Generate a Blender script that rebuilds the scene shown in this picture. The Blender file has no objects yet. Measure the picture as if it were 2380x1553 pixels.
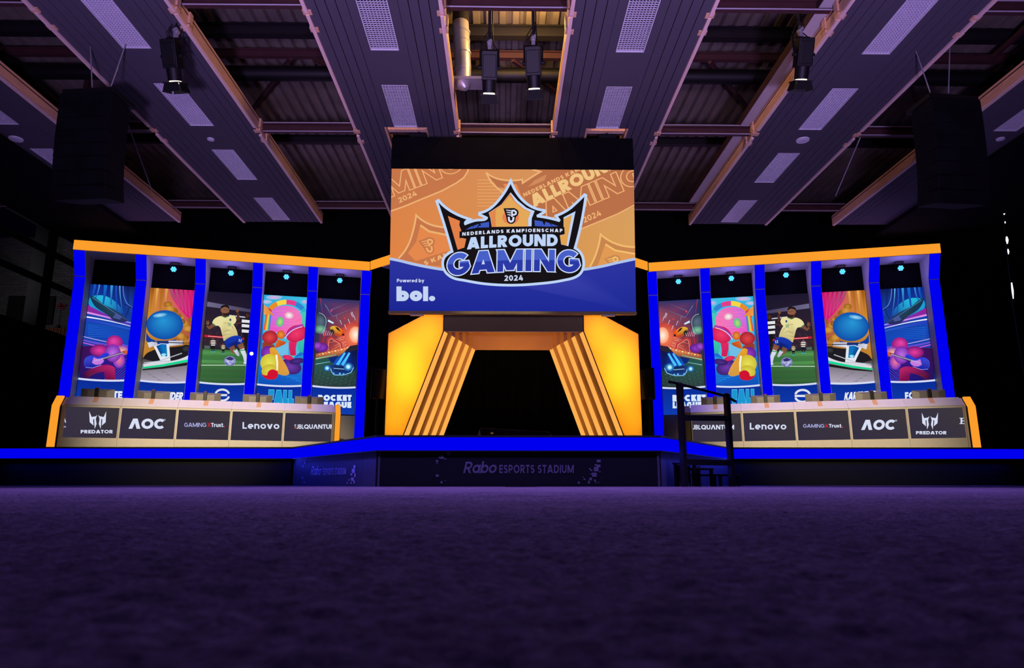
import bpy, math, random
from mathutils import Vector, Matrix
random.seed(7)
SC = bpy.context.scene
COL = SC.collection
PI = math.pi

# ------------------------------------------------------------------ camera, world, lights, exposure
W, H, F, HZ, VPX = 2380, 1553, 1620.0, 1122.0, 1168.0
TH = math.atan((HZ - H / 2) / F)                       # pitch up
PS = math.atan((W / 2 - VPX) * math.cos(TH) / F)       # small yaw to the right
CAM = Vector((-13 * math.tan(PS), 0, 0.06))
FWD = Vector((math.sin(PS) * math.cos(TH), math.cos(PS) * math.cos(TH), math.sin(TH)))
RGT = Vector((math.cos(PS), -math.sin(PS), 0))
UPV = RGT.cross(FWD)
cd = bpy.data.cameras.new('camera'); cam = bpy.data.objects.new('camera', cd); COL.objects.link(cam)
cd.sensor_width = 36; cd.lens = F / W * 36; cd.clip_start = 0.02; cd.clip_end = 200
cam.matrix_world = Matrix.Translation(CAM) @ Matrix((RGT, UPV, -FWD)).transposed().to_4x4()
cd.dof.use_dof = True; cd.dof.focus_distance = 13.0; cd.dof.aperture_fstop = 9.0
SC.camera = cam
SC.view_settings.view_transform = 'Standard'; SC.view_settings.look = 'None'
SC.view_settings.exposure = 0; SC.view_settings.gamma = 1; SC.view_settings.use_curve_mapping = False
SC.cycles.use_denoising = True
SC.cycles.max_bounces = 5; SC.cycles.diffuse_bounces = 3; SC.cycles.glossy_bounces = 2; SC.cycles.transmission_bounces = 3
SC.cycles.sample_clamp_indirect = 4; SC.cycles.caustics_reflective = False; SC.cycles.caustics_refractive = False
wd = bpy.data.worlds.new('hall_dark'); SC.world = wd; wd.use_nodes = True
wd.node_tree.nodes['Background'].inputs[0].default_value = (0.10, 0.08, 0.45, 1)
wd.node_tree.nodes['Background'].inputs[1].default_value = 0.0035

def light(name, kind, loc, target, energy, color, size=0.3, angle=60, blend=0.6, sy=None):
    l = bpy.data.lights.new(name, kind); l.energy = energy; l.color = color
    if kind == 'SPOT':
        l.spot_size = math.radians(angle); l.spot_blend = blend; l.shadow_soft_size = size
    elif kind == 'AREA':
        l.size = size
        if sy: l.shape = 'RECTANGLE'; l.size_y = sy
        l.spread = math.radians(angle)
    else: l.shadow_soft_size = size
    o = bpy.data.objects.new(name, l); COL.objects.link(o); o.location = loc
    o.rotation_euler = (Vector(target) - Vector(loc)).to_track_quat('-Z', 'Y').to_euler()
    return o
PURPLE = (0.55, 0.36, 1.0)
# hall wash heads on the floor at the sides of the audience area, turned up at the ceiling rafts
for sx in (-1, 1):
    light('wash_light_ceiling', 'SPOT', (sx * 2.6, 1.6, 0.5), (sx * 4.2, 8.3, 6.75), 3000, PURPLE, 0.35, 76, 1.0)
light('wash_light_middle', 'SPOT', (0.0, -1.5, 0.5), (0, 10.0, 6.75), 1900, (0.72, 0.52, 1.0), 0.35, 56, 1.0)
# wash heads under the roof, turned down at the hall floor before the stage
for sx in (-1, 1):
    light('wash_light_floor', 'SPOT', (sx * 3.5, 7.6, 6.5), (sx * 2.0, 6.9, 0), 5200, (0.31, 0.19, 1.0), 0.4, 100, 1.0)

# ------------------------------------------------------------------ materials
def lin(c):
    o = []
    for v in c[:3]:
        v = v / 255.0
        o.append(v / 12.92 if v <= 0.04045 else ((v + 0.055) / 1.055) ** 2.4)
    return o
def mat(name, rgb, rough=0.6, metal=0.0, noise=0.0, scale=8.0, bump=0.0, stretch=(1, 1, 1), spec=0.5):
    m = bpy.data.materials.new(name); m.use_nodes = True
    nt = m.node_tree; b = nt.nodes['Principled BSDF']
    c = lin(rgb)
    b.inputs['Base Color'].default_value = (*c, 1); b.inputs['Roughness'].default_value = rough
    b.inputs['Metallic'].default_value = metal; b.inputs['Specular IOR Level'].default_value = spec
    if noise or bump:
        tc = nt.nodes.new('ShaderNodeTexCoord'); mp = nt.nodes.new('ShaderNodeMapping'); nz = nt.nodes.new('ShaderNodeTexNoise')
        mp.inputs['Scale'].default_value = stretch; nz.inputs['Scale'].default_value = scale; nz.inputs['Detail'].default_value = 6
        nt.links.new(tc.outputs['Object'], mp.inputs[0]); nt.links.new(mp.outputs[0], nz.inputs['Vector'])
        if noise:
            cr = nt.nodes.new('ShaderNodeValToRGB')
            cr.color_ramp.elements[0].position = 0.3; cr.color_ramp.elements[1].position = 0.7
            cr.color_ramp.elements[0].color = (*[v * (1 - noise) for v in c], 1)
            cr.color_ramp.elements[1].color = (*[min(1, v * (1 + noise)) for v in c], 1)
            nt.links.new(nz.outputs[0], cr.inputs[0]); nt.links.new(cr.outputs[0], b.inputs['Base Color'])
        if bump:
            bp = nt.nodes.new('ShaderNodeBump'); bp.inputs['Strength'].default_value = bump; bp.inputs['Distance'].default_value = 0.02
            nt.links.new(nz.outputs[0], bp.inputs['Height']); nt.links.new(bp.outputs[0], b.inputs['Normal'])
    return m
def emit(name, rgb, strength=1.0):
    m = bpy.data.materials.new(name); m.use_nodes = True; nt = m.node_tree; nt.nodes.clear()
    e = nt.nodes.new('ShaderNodeEmission'); o = nt.nodes.new('ShaderNodeOutputMaterial')
    e.inputs[0].default_value = (*lin(rgb), 1); e.inputs[1].default_value = strength
    nt.links.new(e.outputs[0], o.inputs[0]); return m
M = {}
M['black'] = mat('black_paint', (12, 12, 13), 0.6, noise=0.2, spec=0.3)
M['speaker'] = mat('speaker_black_paint', (10, 10, 12), 0.8, noise=0.2, spec=0.15)
M['batten'] = mat('pale_pine_edge', (248, 214, 196), 0.6, noise=0.1, scale=5, stretch=(6, .6, 6))
M['satin_black'] = mat('satin_black_metal', (6, 6, 7), 0.55, noise=0.2, spec=0.35)
M['drape'] = mat('black_drape_cloth', (9, 9, 11), 0.95, noise=0.3, scale=3, spec=0.1)
M['gray_set'] = mat('pale_grey_set_panel', (190, 186, 184), 0.55, noise=0.04, scale=5)
M['cream'] = mat('cream_desk_laminate', (208, 199, 183), 0.5, noise=0.03, scale=6)
M['header'] = mat('warm_grey_header_cloth', (138, 124, 84), 0.8, noise=0.06, scale=2)
M['tan'] = mat('tan_portal_cloth', (206, 156, 100), 0.8, noise=0.04, scale=4)
M['pine'] = mat('pine_batten', (226, 178, 138), 0.6, noise=0.16, scale=5, stretch=(6, 0.6, 6))
M['raft'] = mat('dark_acoustic_board', (84, 80, 90), 0.85, noise=0.05, scale=40, spec=0.2)
M['raft_gap'] = mat('raft_backing', (12, 11, 14), 0.9, noise=0.1)
M['white_metal'] = mat('white_enamel', (226, 226, 230), 0.4, noise=0.03)
M['louvre'] = mat('white_louvre', (214, 212, 222), 0.35, noise=0.05, scale=30)
M['steel_red'] = mat('red_oxide_steel', (66, 34, 35), 0.7, noise=0.15, scale=4)
M['steel_dark'] = mat('dark_steel', (22, 20, 23), 0.6, noise=0.2, scale=4)
M['galv'] = mat('galvanised_steel', (168, 167, 170), 0.36, 0.45, noise=0.14, scale=3)
M['deck'] = mat('roof_deck_sheet', (136, 126, 114), 0.5, 0.3, noise=0.2, scale=2)
M['grey_cable'] = mat('grey_conduit', (170, 164, 172), 0.5, noise=0.05)
M['stage_edge'] = mat('black_stage_ply', (14, 14, 16), 0.5, noise=0.2)
M['riser'] = mat('black_riser_panel', (4, 4, 7), 0.6, noise=0.1, scale=20, spec=0.2)
M['riser_print'] = mat('grey_riser_print', (84, 83, 88), 0.6, noise=0.05)
M['riser_print_pale'] = mat('pale_riser_print', (196, 194, 204), 0.6, noise=0.05)
M['grey_panel'] = mat('dark_grey_panel', (58, 58, 66), 0.6, noise=0.08)
M['monitor'] = mat('brushed_monitor_back', (118, 112, 102), 0.45, 0.2, noise=0.08, scale=3)
M['monitor_dark'] = mat('monitor_stand_black', (26, 25, 27), 0.35, noise=0.1)
M['red'] = mat('red_accent', (190, 24, 30), 0.4, noise=0.05)
M['orange_cloth'] = mat('rust_table_cloth', (150, 84, 62), 0.8, noise=0.1)
M['flower'] = mat('dark_red_petals', (150, 40, 60), 0.7, noise=0.2)
M['glossy'] = mat('glossy_dark_acrylic', (14, 14, 18), 0.12, noise=0.1)
M['blue_led'] = emit('blue_lightbox', (0, 0, 240), 1.0)
M['orange_led'] = emit('orange_lightbox', (252, 158, 44), 1.0)
M['rib_led'] = emit('amber_led_strip', (255, 176, 80), 1.0)
M['par_led'] = emit('cyan_par_leds', (70, 180, 255), 2.2)
M['warm_lens'] = emit('warm_lamp_lens', (255, 240, 190), 6.0)
M['white_lens_glint'] = emit('white_lamp_lens_glint', (235, 240, 255), 4.0)  # lamp lens, and the imitated reflections on the dark pole

def picture_material():
    m = bpy.data.materials.new('led_picture'); m.use_nodes = True; nt = m.node_tree; nt.nodes.clear()
    a = nt.nodes.new('ShaderNodeAttribute'); a.attribute_name = 'Col'
    e = nt.nodes.new('ShaderNodeEmission'); o = nt.nodes.new('ShaderNodeOutputMaterial')
    nt.links.new(a.outputs['Color'], e.inputs[0]); nt.links.new(e.outputs[0], o.inputs[0]); return m
M['picture'] = picture_material()

def translucent(name, rgb):
    m = bpy.data.materials.new(name); m.use_nodes = True; nt = m.node_tree; nt.nodes.clear()
    t = nt.nodes.new('ShaderNodeBsdfTranslucent'); d = nt.nodes.new('ShaderNodeBsdfDiffuse'); x = nt.nodes.new('ShaderNodeMixShader')
    o = nt.nodes.new('ShaderNodeOutputMaterial')
    t.inputs[0].default_value = (*lin(rgb), 1); d.inputs[0].default_value = (*lin(rgb), 1); x.inputs[0].default_value = 0.3
    nt.links.new(t.outputs[0], x.inputs[1]); nt.links.new(d.outputs[0], x.inputs[2]); nt.links.new(x.outputs[0], o.inputs[0]); return m
M['lit_fabric'] = translucent('stretched_light_fabric', (255, 232, 150))

def carpet_material():
    m = bpy.data.materials.new('needle_felt_carpet'); m.use_nodes = True; nt = m.node_tree; b = nt.nodes['Principled BSDF']
    b.inputs['Roughness'].default_value = 0.95; b.inputs['Specular IOR Level'].default_value = 0.15
    tc = nt.nodes.new('ShaderNodeTexCoord')
    def noise(sc, det, ro):
        n = nt.nodes.new('ShaderNodeTexNoise'); n.inputs['Scale'].default_value = sc; n.inputs['Detail'].default_value = det; n.inputs['Roughness'].default_value = ro
        nt.links.new(tc.outputs['Object'], n.inputs['Vector']); return n
    def ramp(src, p0, c0, p1, c1):
        r = nt.nodes.new('ShaderNodeValToRGB'); e = r.color_ramp.elements; e[0].position = p0; e[0].color = (*c0, 1); e[1].position = p1; e[1].color = (*c1, 1)
        nt.links.new(src.outputs[0], r.inputs[0]); return r
    def mul(a, b):
        x = nt.nodes.new('ShaderNodeMixRGB'); x.blend_type = 'MULTIPLY'; x.inputs[0].default_value = 1
        nt.links.new(a.outputs[0], x.inputs[1]); nt.links.new(b.outputs[0], x.inputs[2]); return x
    n1 = noise(130, 7, .8); n2 = noise(42, 5, .75); n3 = noise(2.6, 5, .6)
    c = ramp(n1, .34, (.030, .025, .034), .70, (.210, .165, .190))
    c = mul(c, ramp(n2, .36, (.30, .30, .32), .64, (1.5, 1.45, 1.45)))
    c = mul(c, ramp(n3, .34, (.60, .60, .62), .68, (1.15, 1.1, 1.1)))
    nt.links.new(c.outputs[0], b.inputs['Base Color'])
    ad = nt.nodes.new('ShaderNodeMath'); ad.operation = 'MULTIPLY_ADD'; ad.inputs[1].default_value = 1.6
    nt.links.new(n2.outputs[0], ad.inputs[0]); nt.links.new(n1.outputs[0], ad.inputs[2])
    bp = nt.nodes.new('ShaderNodeBump'); bp.inputs['Strength'].default_value = 0.9; bp.inputs['Distance'].default_value = 0.008
    nt.links.new(ad.outputs[0], bp.inputs['Height']); nt.links.new(bp.outputs[0], b.inputs['Normal'])
    return m
M['carpet'] = carpet_material()
def brick_material():
    m = bpy.data.materials.new('grey_brickwork'); m.use_nodes = True; nt = m.node_tree; b = nt.nodes['Principled BSDF']
    b.inputs['Roughness'].default_value = 0.85
    tc = nt.nodes.new('ShaderNodeTexCoord'); mp = nt.nodes.new('ShaderNodeMapping'); mp.inputs['Rotation'].default_value = (PI / 2, 0, 0)
    br = nt.nodes.new('ShaderNodeTexBrick'); br.inputs['Scale'].default_value = 1.0
    br.inputs['Brick Width'].default_value = 0.22; br.inputs['Row Height'].default_value = 0.075; br.inputs['Mortar Size'].default_value = 0.008
    br.inputs['Color1'].default_value = (0.20, 0.18, 0.17, 1); br.inputs['Color2'].default_value = (0.13, 0.12, 0.115, 1); br.inputs['Mortar'].default_value = (0.05, 0.05, 0.05, 1)
    nt.links.new(tc.outputs['Object'], mp.inputs[0]); nt.links.new(mp.outputs[0], br.inputs['Vector']); nt.links.new(br.outputs[0], b.inputs['Base Color'])
    return m
M['brick'] = brick_material()

# ------------------------------------------------------------------ mesh helpers
class MB:
    def __init__(s): s.v = []; s.f = []; s.sm = []
    def add(s, vs, fs, smooth=False):
        n = len(s.v); s.v += [tuple(p) for p in vs]
        for f in fs: s.f.append([n + i for i in f]); s.sm.append(smooth)
        return s
    def box(s, x0, x1, y0, y1, z0, z1):
        p = [(x, y, z) for z in (z0, z1) for y in (y0, y1) for x in (x0, x1)]
        return s.add(p, [(0, 2, 3, 1), (4, 5, 7, 6), (0, 1, 5, 4), (2, 6, 7, 3), (0, 4, 6, 2), (1, 3, 7, 5)])
    def prism(s, poly, a0, a1, axis='x'):
        """poly = outline in the two other axes, extruded along axis from a0 to a1"""
        def P(a, q):
            return {'x': (a, q[0], q[1]), 'y': (q[0], a, q[1]), 'z': (q[0], q[1], a)}[axis]
        n = len(poly)
        return s.add([P(a0, q) for q in poly] + [P(a1, q) for q in poly],
                     [list(range(n)), list(range(2 * n - 1, n - 1, -1))] + [(i, (i + 1) % n, n + (i + 1) % n, n + i) for i in range(n)])
    def tube(s, pts, r, n=10, cap=True):
        pts = [Vector(p) for p in pts]; rs = r if isinstance(r, (list, tuple)) else [r] * len(pts)
        ring = []; prev = None
        for i, p in enumerate(pts):
            d = (pts[min(i + 1, len(pts) - 1)] - pts[max(i - 1, 0)]).normalized()
            a = prev if prev is not None else (Vector((0, 0, 1)) if abs(d.z) < 0.9 else Vector((1, 0, 0)))
            x = (a - d * a.dot(d)).normalized(); y = d.cross(x); prev = x
            ring.append([p + (x * math.cos(2 * PI * k / n) + y * math.sin(2 * PI * k / n)) * rs[i] for k in range(n)])
        vs = [q for rg in ring for q in rg]
        fs = [(i * n + k, i * n + (k + 1) % n, (i + 1) * n + (k + 1) % n, (i + 1) * n + k) for i in range(len(pts) - 1) for k in range(n)]
        s.add(vs, fs, True)
        if cap:
            s.add(ring[0], [list(range(n - 1, -1, -1))]); s.add(ring[-1], [list(range(n))])
        return s
    def bar(s, a, b, w, h=None):
        """rectangular bar between two points"""
        a = Vector(a); b = Vector(b); d = (b - a).normalized(); h = h or w
        ref = Vector((0, 0, 1)) if abs(d.z) < 0.9 else Vector((0, 1, 0))
        x = d.cross(ref).normalized() * (w / 2); y = x.cross(d).normalized() * (h / 2)
        p = [a - x - y, a + x - y, a + x + y, a - x + y, b - x - y, b + x - y, b + x + y, b - x + y]
        return s.add(p, [(0, 1, 2, 3), (7, 6, 5, 4), (0, 4, 5, 1), (1, 5, 6, 2), (2, 6, 7, 3), (3, 7, 4, 0)])
    def ball(s, c, r, n=12, sx=1, sy=1, sz=1):
        vs = []; m = n // 2
        for j in range(m + 1):
            t = PI * j / m
            for k in range(n):
                u = 2 * PI * k / n
                vs.append((c[0] + sx * r * math.sin(t) * math.cos(u), c[1] + sy * r * math.sin(t) * math.sin(u), c[2] + sz * r * math.cos(t)))
        return s.add(vs, [(j * n + k, (j + 1) * n + k, (j + 1) * n + (k + 1) % n, j * n + (k + 1) % n) for j in range(m) for k in range(n)], True)
    def disc(s, c, nrm, r, n=14):
        d = Vector(nrm).normalized(); ref = Vector((0, 0, 1)) if abs(d.z) < 0.9 else Vector((1, 0, 0))
        x = d.cross(ref).normalized(); y = d.cross(x); c = Vector(c)
        return s.add([c + (x * math.cos(2 * PI * k / n) + y * math.sin(2 * PI * k / n)) * r for k in range(n)], [list(range(n))])
    def move(s, m):
        s.v = [tuple(m @ Vector(p)) for p in s.v]; return s
    def build(s, name, material, parent=None, bevel=0.0, fix=True):
        me = bpy.data.meshes.new(name); me.from_pydata([Vector(p) for p in s.v], [], s.f); me.materials.append(material)
        me.polygons.foreach_set('use_smooth', s.sm)
        if fix:
            import bmesh
            b = bmesh.new(); b.from_mesh(me); bmesh.ops.recalc_face_normals(b, faces=b.faces)
            b.to_mesh(me); b.free()
        o = bpy.data.objects.new(name, me); COL.objects.link(o)
        if parent: o.parent = parent
        if bevel:
            bv = o.modifiers.new('bevel', 'BEVEL'); bv.width = bevel; bv.segments = 2; bv.limit_method = 'ANGLE'
        return o

def thing(name, label, cat, loc=(0, 0, 0), rz=0.0, group=None):
    o = bpy.data.objects.new(name, None); COL.objects.link(o); o.empty_display_size = 0.2
    o.location = loc; o.rotation_euler = (0, 0, rz); o['label'] = label; o['category'] = cat
    if group: o['group'] = group
    return o
def tag(o, label, cat, group=None):
    o['label'] = label; o['category'] = cat
    if group: o['group'] = group
    return o
def struct(o):
    o['kind'] = 'structure'; return o
def copy_tree(o, parent=None):
    c = o.copy(); COL.objects.link(c)
    if parent: c.parent = parent
    for ch in list(o.children): copy_tree(ch, c)
    return c

# ------------------------------------------------------------------ lettering: strokes of a plain geometric sans
def arc(cx, cy, rx, ry, a0, a1, n=12):
    return [(cx + rx * math.cos(math.radians(a0 + (a1 - a0) * i / n)), cy + ry * math.sin(math.radians(a0 + (a1 - a0) * i / n))) for i in range(n + 1)]
def glyph(ch, w):
    h = w / 2; X = 0.74; q = 0.60 * w
    S = lambda *p: ('s', list(p), False)
    A = lambda p: ('s', p, False)
    C = lambda p: ('s', p[:-1], True)
    Q = lambda x0, y0, x1, y1, hw=None: ('q', x0, y0, x1, y1, hw or q)
    if ch == 'A': Wd = .98; return Wd, [Q(q, 0, Wd / 2 - .03, 1), Q(Wd - q, 0, Wd / 2 + .03, 1), S((.25, .27), (Wd - .25, .27))]
    if ch == 'Λ': Wd = .98; return Wd, [Q(q, 0, Wd / 2 - .03, 1), Q(Wd - q, 0, Wd / 2 + .03, 1)]
    if ch == 'B': Wd = .72; return Wd, [S((h, 0), (h, 1)), A([(h, 1 - h)] + arc(.40, .755 - h / 2, .28 - h, .245 - h / 2, 90, -90) + [(h, .51)]), A([(h, .51)] + arc(.42, .25 + h / 2, .30 - h, .25 - h / 2, 90, -90) + [(h, h)])]
    if ch in 'CG':
        Wd = .92; e = .5 - h
        p = arc(.49, .5, .49 - h, e, 44, 316 if ch == 'C' else 338, 22)
        return Wd, [A(p)] if ch == 'C' else [A(p + [(Wd - h, .48), (.52, .48)])]
    if ch == 'D': Wd = .84; return Wd, [S((h, 0), (h, 1)), A([(h, 1 - h)] + arc(.36, .5, .48 - h, .5 - h, 90, -90, 16) + [(h, h)])]
    if ch == 'E': Wd = .62; return Wd, [S((Wd, 1 - h), (h, 1 - h), (h, h), (Wd, h)), S((h, .5), (Wd - .04, .5))]
    if ch == 'F': Wd = .60; return Wd, [S((Wd, 1 - h), (h, 1 - h), (h, 0)), S((h, .47), (Wd - .04, .47))]
    if ch == 'H': Wd = .82; return Wd, [S((h, 0), (h, 1)), S((Wd - h, 0), (Wd - h, 1)), S((h, .5), (Wd - h, .5))]
    if ch == 'I': return w, [S((h, 0), (h, 1))]
    if ch == 'J': Wd = .50; return Wd, [A([(Wd - h, 1), (Wd - h, .3)] + arc(.22, .27, .28 - h, .27 - h, 0, -165))]
    if ch == 'K': Wd = .82; return Wd, [S((h, 0), (h, 1)), Q(.20, .34, Wd - q, 1, q * 1.15), Q(.36, .55, Wd - q, 0, q * 1.1)]
    if ch == 'L': Wd = .56; return Wd, [S((h, 1), (h, h), (Wd, h))]
    if ch == 'M': Wd = 1.08; return Wd, [S((h, 0), (h, 1)), S((Wd - h, 0), (Wd - h, 1)), Q(h, 1, Wd / 2, .06), Q(Wd - h, 1, Wd / 2, .06)]
    if ch == 'N': Wd = .88; return Wd, [S((h, 0), (h, 1)), S((Wd - h, 0), (Wd - h, 1)), Q(h + .02, 1, Wd - h - .02, 0)]
    if ch in 'OQ':
        r = [C(arc(.5, .5, .5 - h, .5 - h, 0, 360, 28))]
        return 1.0, r if ch == 'O' else r + [Q(.62, .34, .92, -.02)]
    if ch == '0': return .70, [C(arc(.35, .5, .35 - h, .5 - h, 0, 360, 24))]
    if ch == 'P': Wd = .70; return Wd, [S((h, 0), (h, 1)), A([(h, 1 - h)] + arc(.38, .67, .32 - h, .33 - h, 90, -90) + [(h, .34 + h)])]
    if ch == 'R': Wd = .76; return Wd, [S((h, 0), (h, 1)), A([(h, 1 - h)] + arc(.40, .68, .32 - h, .32 - h, 90, -90) + [(h, .36 + h)]), Q(.36, .42, Wd - q, 0)]
    if ch == 'S': Wd = .66; r = (1 - w) / 4; return Wd, [A(arc(Wd / 2, 1 - h - r, Wd / 2 - h, r, 25, 270, 14) + arc(Wd / 2, h + r, Wd / 2 - h, r, 90, -155, 14)[1:])]
    if ch == 'T': Wd = .66; return Wd, [S((0, 1 - h), (Wd, 1 - h)), S((Wd / 2, 0), (Wd / 2, 1 - h))]
    if ch == 'U': Wd = .80; return Wd, [A([(h, 1)] + arc(Wd / 2, .40, Wd / 2 - h, .40 - h, 180, 360, 16) + [(Wd - h, 1)])]
    if ch == 'V': Wd = .94; return Wd, [Q(q, 1, Wd / 2, 0), Q(Wd - q, 1, Wd / 2, 0)]
    if ch == 'X': Wd = .84; return Wd, [Q(q, 1, Wd - q, 0), Q(Wd - q, 1, q, 0)]
    if ch == '2': Wd = .64; return Wd, [A(arc(Wd / 2, .69, Wd / 2 - h, .31 - h, 165, -30, 12) + [(h * 1.3, h), (Wd, h)])]
    if ch == '4': Wd = .74; return Wd, [S((Wd, .27), (h * 1.2, .27), (.46, 1 - h * .3)), S((.54, 0), (.54, .62))]
    if ch == '1': Wd = .34; return Wd, [S((0, .80), (Wd - h, 1 - h), (Wd - h, 0))]
    if ch == 'a': return .74, [C(arc(.36, X / 2, .36 - h, X / 2 - h, 0, 360, 20)), S((.74 - h, 0), (.74 - h, X))]
    if ch == 'b': return .74, [C(arc(.38, X / 2, .36 - h, X / 2 - h, 0, 360, 20)), S((h, 0), (h, 1.04))]
    if ch == 'd': return .74, [C(arc(.36, X / 2, .36 - h, X / 2 - h, 0, 360, 20)), S((.74 - h, 0), (.74 - h, 1.04))]
    if ch == 'p': return .74, [C(arc(.38, X / 2, .36 - h, X / 2 - h, 0, 360, 20)), S((h, -.26), (h, X))]
    if ch == 'e': return .72, [A([(h, X * .48), (.72 - h, X * .48)] + arc(.36, X / 2, .36 - h, X / 2 - h, 0, 305, 18))]
    if ch == 'o': return .74, [C(arc(.37, X / 2, .37 - h, X / 2 - h, 0, 360, 20))]
    if ch == 'n': return .66, [S((h, 0), (h, X)), A(arc(.33, X - .30, .33 - h, .30 - h, 180, 0, 12) + [(.66 - h, 0)])]
    if ch == 'u': return .66, [S((.66 - h, 0), (.66 - h, X)), A([(h, X)] + arc(.33, .30, .33 - h, .30 - h, 180, 360, 12))]
    if ch == 'r': return .44, [S((h, 0), (h, X)), A(arc(.38, X - .30, .38 - h, .30 - h, 180, 85, 8))]
    if ch == 's': Wd = .52; r = (X - w) / 4; return Wd, [A(arc(Wd / 2, X - h - r, Wd / 2 - h, r, 25, 270, 12) + arc(Wd / 2, h + r, Wd / 2 - h, r, 90, -155, 12)[1:])]
    if ch == 't': return .46, [S((.22, .0), (.22, .95)), S((0, X - h), (.46, X - h)), S((.22, h), (.44, h))]
    if ch == 'l': return w, [S((h, 0), (h, 1.04))]
    if ch == 'v': return .74, [Q(q, X, .37, 0), Q(.74 - q, X, .37, 0)]
    if ch == 'w': return 1.06, [Q(q, X, .30, 0), Q(.53, X, .30, 0), Q(.53, X, .76, 0), Q(1.06 - q, X, .76, 0)]
    if ch == 'y': return .74, [Q(q, X, .37, .03), Q(.74 - q, X, .22, -.28)]
    if ch == '.': return w * 1.25, [('d', .62 * w, .62 * w, .62 * w)]
    return .34, []

def stroke_quads(pts, closed, hw, ext=0.0):
    """constant-width ribbon round a polyline as convex quads, mitred where the bend is gentle"""
    P = [Vector((p[0], p[1])) for p in pts]; n = len(P)
    if not closed and ext:
        d0 = (P[0] - P[1]).normalized(); d1 = (P[-1] - P[-2]).normalized()
        P[0] = P[0] + d0 * ext; P[-1] = P[-1] + d1 * ext
    segs = n if closed else n - 1
    D = [(P[(i + 1) % n] - P[i]).normalized() for i in range(segs)]
    Nn = [Vector((-d.y, d.x)) for d in D]
    out = []
    def off(i, sa, sb):
        m = Nn[sa] + Nn[sb]
        if m.length < 0.75: return None
        m.normalize(); return m * (hw / max(0.3, m.dot(Nn[sa])))
    for i in range(segs):
        a = off(i, (i - 1) % segs, i) if (closed or i > 0) else None
        j = (i + 1) % segs
        b = off(i + 1, i, j) if (closed or i < segs - 1) else None
        o0 = a if a is not None else Nn[i] * hw
        o1 = b if b is not None else Nn[i] * hw
        p0, p1 = P[i], P[(i + 1) % n]
        out.append([p0 + o0, p1 + o1, p1 - o1, p0 - o0])
        if b is None and (closed or i < segs - 1):      # sharp corner: fill the notch
            s = 1 if D[i].x * D[j].y - D[i].y * D[j].x < 0 else -1
            tip = (Nn[i] + Nn[j]) * s
            e = D[i] * hw * .9
            out.append([p1, p1 + Nn[i] * s * hw, p1 + Nn[i] * s * hw + e, p1 + Nn[j] * s * hw - D[j] * hw * .9, p1 + Nn[j] * s * hw])
    return [[(v.x, v.y) for v in f] for f in out]

def text_polys(txt, w, spacing=0.12, grow=0.0, space=0.34):
    """polygons of a line of text in cap-height units, and its width"""
    polys = []; x = 0.0
    for i, ch in enumerate(txt):
        if ch == ' ': x += space; continue
        adv, prims = glyph(ch, w)
        for pr in prims:
            if pr[0] == 's':
                for f in stroke_quads(pr[1], pr[2], w / 2 + grow, grow): polys.append([(a + x, b) for a, b in f])
            elif pr[0] == 'q':
                _, x0, y0, x1, y1, hw = pr
                dx = (x1 - x0) / (y1 - y0); s = 1 if y1 > y0 else -1
                gx = hw + grow * math.sqrt(1 + dx * dx)
                ya, yb = y0 - s * grow, y1 + s * grow
                xa, xb = x0 - s * grow * dx, x1 + s * grow * dx
                polys.append([(xa - gx + x, ya), (xa + gx + x, ya), (xb + gx + x, yb), (xb - gx + x, yb)])
            else:
                polys.append([(a + x, b) for a, b in arc(pr[1], pr[2], pr[3] + grow, pr[3] + grow, 0, 345, 16)])
        x += adv + spacing
    return polys, x - spacing

def clip_poly(pts, cols, test):
    """Sutherland-Hodgman against one half plane; test(p) >= 0 keeps"""
    out, oc = [], []
    n = len(pts)
    for i in range(n):
        a, b = pts[i], pts[(i + 1) % n]; ca, cb = cols[i], cols[(i + 1) % n]
        da, db = test(a), test(b)
        if da >= 0: out.append(a); oc.append(ca)
        if (da >= 0) != (db >= 0):
            k = da / (da - db)
            out.append((a[0] + (b[0] - a[0]) * k, a[1] + (b[1] - a[1]) * k)); oc.append(tuple(ca[j] + (cb[j] - ca[j]) * k for j in range(3)))
    return out, oc

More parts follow.
